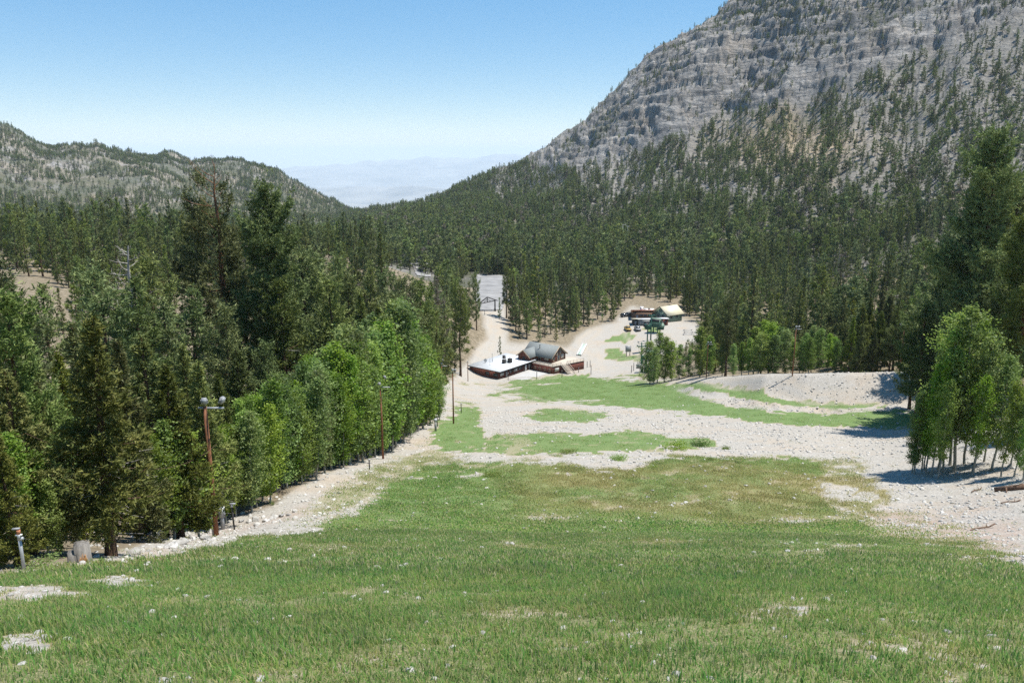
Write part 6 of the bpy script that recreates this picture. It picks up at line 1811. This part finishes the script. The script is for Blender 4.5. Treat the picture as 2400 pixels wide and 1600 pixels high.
# raised lift house
p = place(1536, 779)
t = thing('lift_house', 'green gabled lift house raised on dark legs at the base area', 'lift house', tuple(p), -0.6)
z_ = px_h(p, 14); hh = px_h(p, 21)
for x in (-1.6, 1.6):
    for y in (-1.3, 1.3):
        m = MB(); m.box((x, y, z_ / 2 - 0.3), (0.3, 0.3, z_ + 0.6)); m.build('leg', M_GREEN, t)
m = MB(); m.box((0, 0, z_ + 1.2), (4.2, 3.4, 2.6)); m.build('cabin', M_GREEN, t)
for s in (-1, 1):
    m = MB()
    a, b, c, d = (2.4, 0, z_ + hh), (-2.4, 0, z_ + hh), (-2.4, s * 2.0, z_ + 1.6), (2.4, s * 2.0, z_ + 1.6)
    if s > 0: m.slab(a, b, c, d, 0.15)
    else: m.slab(a, d, c, b, 0.15)
    m.build('roof_slope', M_LGREEN, t)
m = MB(); m.add([(2.1, -1.9, z_ + 2.4), (2.1, 1.9, z_ + 2.4), (2.1, 0, z_ + hh - 0.2), (-2.1, -1.9, z_ + 2.4), (-2.1, 1.9, z_ + 2.4), (-2.1, 0, z_ + hh - 0.2)], [(0, 1, 2), (3, 5, 4)], [(0, 3, 4, 1), (1, 4, 5, 2), (0, 2, 5, 3)]); m.build('gable', M_DARK, t)
p = place(1548, 771)
t = thing('hut', 'small faded green hut with a shed roof near the lift house', 'hut', tuple(p), 0.1)
m = MB(); m.box((0, 0, 0.8), (2.6, 2.2, 2.0)); m.build('wall', M_GREEN, t)
m = MB(); m.box((0, -0.1, 1.95), (3.2, 2.9, 0.15), rx=0.35); m.build('roof', M_LGREEN, t)

# ------------------------------------------------------------------ lift towers and terminal
def tower(u, v, vtop, label, arm=2.2, house=False, prongs=False, mat=None):
    mat = mat or M_GREEN
    p = place(u, v); h = float(tanv(vtop)) * p[1] - p[2]
    t = thing('lift_tower', label, 'lift tower', tuple(p), 0.1, 'chairlift towers')
    m = MB(); m.tube((0, 0, -0.5), (0, 0, h * (0.86 if house else 1)), 0.30, 0.22, 10); m.build('pole', mat, t, True)
    if house:
        m = MB(); m.box((0, 0, h * 0.88), (2.2, 1.8, h * 0.18)); m.build('cabin', mat, t)
        for s in (-1, 1):
            m = MB(); a, b, c, d = (0, -1.2, h), (0, 1.2, h), (s * 1.7, 1.2, h * 0.88), (s * 1.7, -1.2, h * 0.88)
            if s < 0: m.slab(a, b, c, d, 0.14)
            else: m.slab(a, d, c, b, 0.14)
            m.build('roof_slope', M_DARK, t)
    else:
        m = MB(); m.box((0, 0, h - (1.6 if prongs else 0.3)), (arm * 2, 0.5, 0.35)); m.build('crossarm', mat, t)
        for s in (-1, 1):
            m = MB(); m.box((s * arm, 0, h - (1.5 if prongs else 0.15)), (0.25, 2.2, 0.3))
            for k in (-0.8, -0.3, 0.3, 0.8): m.tube((s * arm - 0.12, k, h - (1.35 if prongs else 0.0)), (s * arm + 0.12, k, h - (1.35 if prongs else 0.0)), 0.2, n=8)
            m.build('sheave_train', mat, t)
        if prongs:
            m = MB(); m.path([(-arm, 0, h - 0.1), (-arm * 0.8, 0, h - 0.5), (0, 0, h - 0.6), (arm * 0.8, 0, h - 0.5), (arm, 0, h - 0.1)], 0.10, 6); m.build('lifting_frame', mat, t)
    return t
tower(1503, 834, 802, 'green lift tower with upturned arms beside the lift terminal', 1.6, prongs=True)
tower(1516, 823, 757, 'tall green lift tower topped by a small gabled box', house=True)
tower(1525, 797, 738, 'tall plain dark lift tower behind the tower with the gabled box', 1.1)
tower(1531, 779, 762, 'short dark lift tower in front of the lift house', 1.2)
tower(1459, 560, 526, 'pale lift tower on the wooded mountain side', 2.4, mat=M_WHITE)
tower(1470, 566, 530, 'thinner pale lift tower next to the one on the mountain side', 1.0, mat=M_LGREY)
p = place(1510, 872)
t = thing('lift_terminal', 'dark green chairlift terminal half hidden by bushy aspens', 'lift terminal', tuple(p), -0.35)
s = px_h(p, 1)
for x, y in [(-0.9, 0), (0.3, 0.5), (1.9, 1.5)]:
    m = MB(); m.box((x, y, 16 * s - 0.3), (0.85, 0.9, 32 * s + 0.6)); m.build('column', M_GREEN, t)
m = MB(); m.box((1.2, 1.0, 34 * s), (5.2, 2.4, 5 * s)); m.build('beam', M_GREEN, t)
m = MB(); m.box((2.0, 1.2, 42 * s), (2.4, 2.0, 11 * s)); cb = m.build('upper_cabin', M_GREEN, t)
m = MB(); m.box((1.5, 0.17, 42 * s), (1.0, 0.06, 7 * s)); m.build('pane', M_BLIND, cb)
m = MB(); m.box((2.0, 1.2, 49 * s), (3.2, 2.8, 2 * s)); m.build('cabin_roof', M_LGREEN, t)
m = MB(); m.tube((1.0, 1.0, 29 * s), (1.0, 1.0, 32 * s), 1.9, n=20); m.build('bullwheel', M_GALV, t, True)
p = place(1522, 874)
t = thing('operator_hut', 'small green lift operator hut with pale windows under the terminal', 'hut', tuple(p), -0.1)
m = MB(); m.box((0, 0, 1.0), (2.4, 2.0, 2.2)); m.build('wall', M_GREEN, t)
m = MB(); m.box((0, 0, 2.2), (3.0, 2.6, 0.22)); m.build('roof', M_LGREEN, t)
window(t, (-0.5, -1.03, 1.4), 0.9, 0.8, 'y', -1, M_BLIND, 0); window(t, (0.6, -1.03, 1.4), 0.8, 0.8, 'y', -1, M_BLIND, 0)
p = place(1498, 881)
t = thing('sign_board', 'grey notice board on a thin post in front of the lift terminal', 'sign', tuple(p), 0.0)
m = MB(); m.tube((0, 0, -0.3), (0, 0, 22 * s), 0.06, n=6); m.build('post', M_DARK, t)
m = MB(); m.box((0, -0.08, 22 * s), (14 * s, 0.08, 8.5 * s)); b = m.build('panel', M_LGREY, t)
m = MB(); m.box((0, -0.13, 22 * s - 4.5 * s), (14.6 * s, 0.1, 0.8 * s)); m.build('ledge', M_DARK, b)
p = place(1472, 834)
t = thing('map_board', 'weathered grey board on dark legs standing in the far grass', 'sign', tuple(p), 0.1)
s = px_h(p, 1)
for x in (-4, 4):
    m = MB(); m.box((x * s, 0, 6 * s), (1.4 * s, 0.2, 13 * s)); m.build('leg', M_DARK, t)
m = MB(); m.box((0, 0, 16.5 * s), (13 * s, 0.3, 13 * s)); m.build('panel', M_LGREY, t)
m = MB(); m.box((0, 0.1, 23.3 * s), (14 * s, 0.6, 0.8 * s)); m.build('cap', M_GALV, t)
# conveyor carpet on the bank right of the chalet
a0, a1 = place(1357, 833), place(1370, 808)
d = a1 - a0; L = np.linalg.norm(d[:2]); an = math.atan2(d[1], d[0])
t = thing('conveyor_carpet', 'pale green conveyor carpet with white edges on the gravel behind the deck', 'conveyor', tuple(a0), an)
m = MB(); m.slab((0, -0.55, 0.35), (L, -0.55, 0.35 + d[2]), (L, 0.55, 0.35 + d[2]), (0, 0.55, 0.35), 0.1); m.build('belt', M_BELT, t)
for s_ in (-1, 1):
    m = MB(); m.slab((-0.2, s_ * 0.8 - 0.22, 0.2), (L + 0.2, s_ * 0.8 - 0.22, 0.2 + d[2]), (L + 0.2, s_ * 0.8 + 0.22, 0.2 + d[2]), (-0.2, s_ * 0.8 + 0.22, 0.2), 0.45); m.build('side_rail', M_WHITE, t)
# long benches in the clearing
for u, v, lb in [(1612, 775, 'farthest of the long grey benches in the clearing'), (1613, 780, 'middle one of the long grey benches in the clearing'), (1611, 785, 'nearest of the long grey benches in the clearing')]:
    p = place(u, v); t = thing('bench', lb, 'bench', tuple(p), 0.05, 'long benches in the clearing')
    m = MB(); m.box((0, 0, 0.5), (4.2, 0.4, 0.12)); m.build('seat', M_GALV, t)
    for x in (-1.7, 1.7):
        m = MB(); m.box((x, 0, 0.2), (0.2, 0.35, 0.5)); m.build('leg', M_DARK, t)
# ------------------------------------------------------------------ undergrowth along the wood edges
def weed_proto(name, seed, n, size, h, mat):
    R = np.random.default_rng(seed)
    c = R.normal(0, 0.32, (n, 3)); c[:, 2] = np.abs(c[:, 2]) * h + 0.05
    v, f, tint = leaves(R, c, size)
    return bpy.data.objects.new(name, mesh_from(name, v, f, mat, False, {'tint': tint}))
WEEDS = [weed_proto('weed', 800, 160, 0.16, 1.4, M_ASPEN), weed_proto('weed', 801, 140, 0.14, 1.0, M_FIR), weed_proto('weed', 802, 120, 0.14, 0.9, M_DYING)]
R = np.random.default_rng(810)
x, y = grass_points(16000, 17, 300)
op = open_field(x, y)
k = (op < 2) & (op > -60) & (R.uniform(0, 1, len(x)) < 0.30 * sstep(-0.2, 0.3, fbm(x / 8, y / 8, 811, 3)) + 0.03)
x, y = x[k], y[k]
s = R.uniform(0.3, 1.0, len(x)) * np.interp(y, [20, 60, 250], [0.6, 0.9, 1.5])
scatter('undergrowth', 'low leafy undergrowth at the feet of the trees', np.stack([x, y, H(x, y)], 1), np.stack([0 * x, 0 * x, R.uniform(0, 6.28, len(x))], 1), np.stack([s, s, s], 1), WEEDS)
# clumps of coarse weeds on the stony ground by the left grove and below the right clump
R = np.random.default_rng(820)
x, y = grass_points(9000, 25, 130)
u, v = to_px(x, y, H_smooth(x, y))
z1 = sstep(0, 30, poly_sd(u, v, [(480, 1260), (700, 1190), (880, 1085), (1020, 1000), (1140, 1000), (1140, 1080), (960, 1110), (840, 1215), (600, 1262)]))
z2 = sstep(0, 30, poly_sd(u, v, [(1650, 1055), (1980, 1062), (2080, 1130), (2150, 1220), (1950, 1215), (1850, 1110), (1680, 1085)]))
k = R.uniform(0, 1, len(x)) < 0.5 * np.maximum(z1, z2) * sstep(-0.3, 0.3, fbm(x / 2.5, y / 2.5, 821, 3))
x, y = x[k], y[k]; s = R.uniform(0.6, 1.7, len(x))
o_ = scatter('coarse_weeds', 'coarse grass clumps on the stony edges of the slope', np.stack([x, y, H(x, y)], 1), np.stack([0 * x, 0 * x, R.uniform(0, 6.28, len(x))], 1), np.stack([s, s, s * 1.25], 1), MID_T)
a_ = o_.data.attributes.new('dry', 'FLOAT', 'POINT'); a_.data.foreach_set('value', R.uniform(0, 0.35, len(x)).astype(np.float32))
# ------------------------------------------------------------------ one label for one thing where a row can be counted along
ORD = ['first', 'second', 'third', 'fourth', 'fifth', 'sixth', 'seventh', 'eighth', 'ninth', 'tenth', 'eleventh', 'twelfth', 'thirteenth', 'fourteenth', 'fifteenth', 'sixteenth', 'seventeenth', 'eighteenth', 'nineteenth', 'twentieth'] + ['twenty-' + w for w in ('first', 'second', 'third', 'fourth', 'fifth', 'sixth', 'seventh', 'eighth', 'ninth')] + ['thirtieth']
PHR = {'front row of the left aspen grove': 'slender aspen, %s from the left in the front row of the left grove',
       'pines behind the chalet': 'dark pine, %s from the left of the taller ones behind the chalet',
       'pines behind the right aspen clump': 'dark pine, %s from the left of those behind the right aspen clump',
       'pines on the left hilltop': 'olive pine, %s from the left of those on the bare left hilltop',
       'aspens beside the lift terminal': 'bushy aspen, %s from the left of those beside the lift terminal',
       'aspens behind the berm': 'light green aspen, %s from the left of the row behind the gravel berm',
       'aspen clump on the right': 'bright green aspen, %s from the left of the clump on the right gravel',
       'firs behind the berm': 'dark fir, %s from the left of the firs behind the gravel berm',
       'pines behind the berm': 'olive pine, %s from the left of the pines behind the gravel berm',
       'firs in the left woods': 'yellow-green fir, %s from the left in the front left woods',
       'pines in the left woods': 'olive pine, %s from the left in the front left woods',
       'pines behind the aspen grove': 'olive pine, %s from the left of those rising behind the aspen grove',
       'young aspens among the left firs': 'young aspen, %s from the left of those between the front firs',
       'boulders along the wood edge': 'small boulder, %s from the left in the row behind the nearest light pole'}
for g_, ph in PHR.items():
    mem = sorted([o for o in COL.objects if o.get('group') == g_ and o.parent is None], key=lambda o: o.location.x / o.location.y)
    for i, o in enumerate(mem[:30]):
        o['label'] = ph % ORD[i]
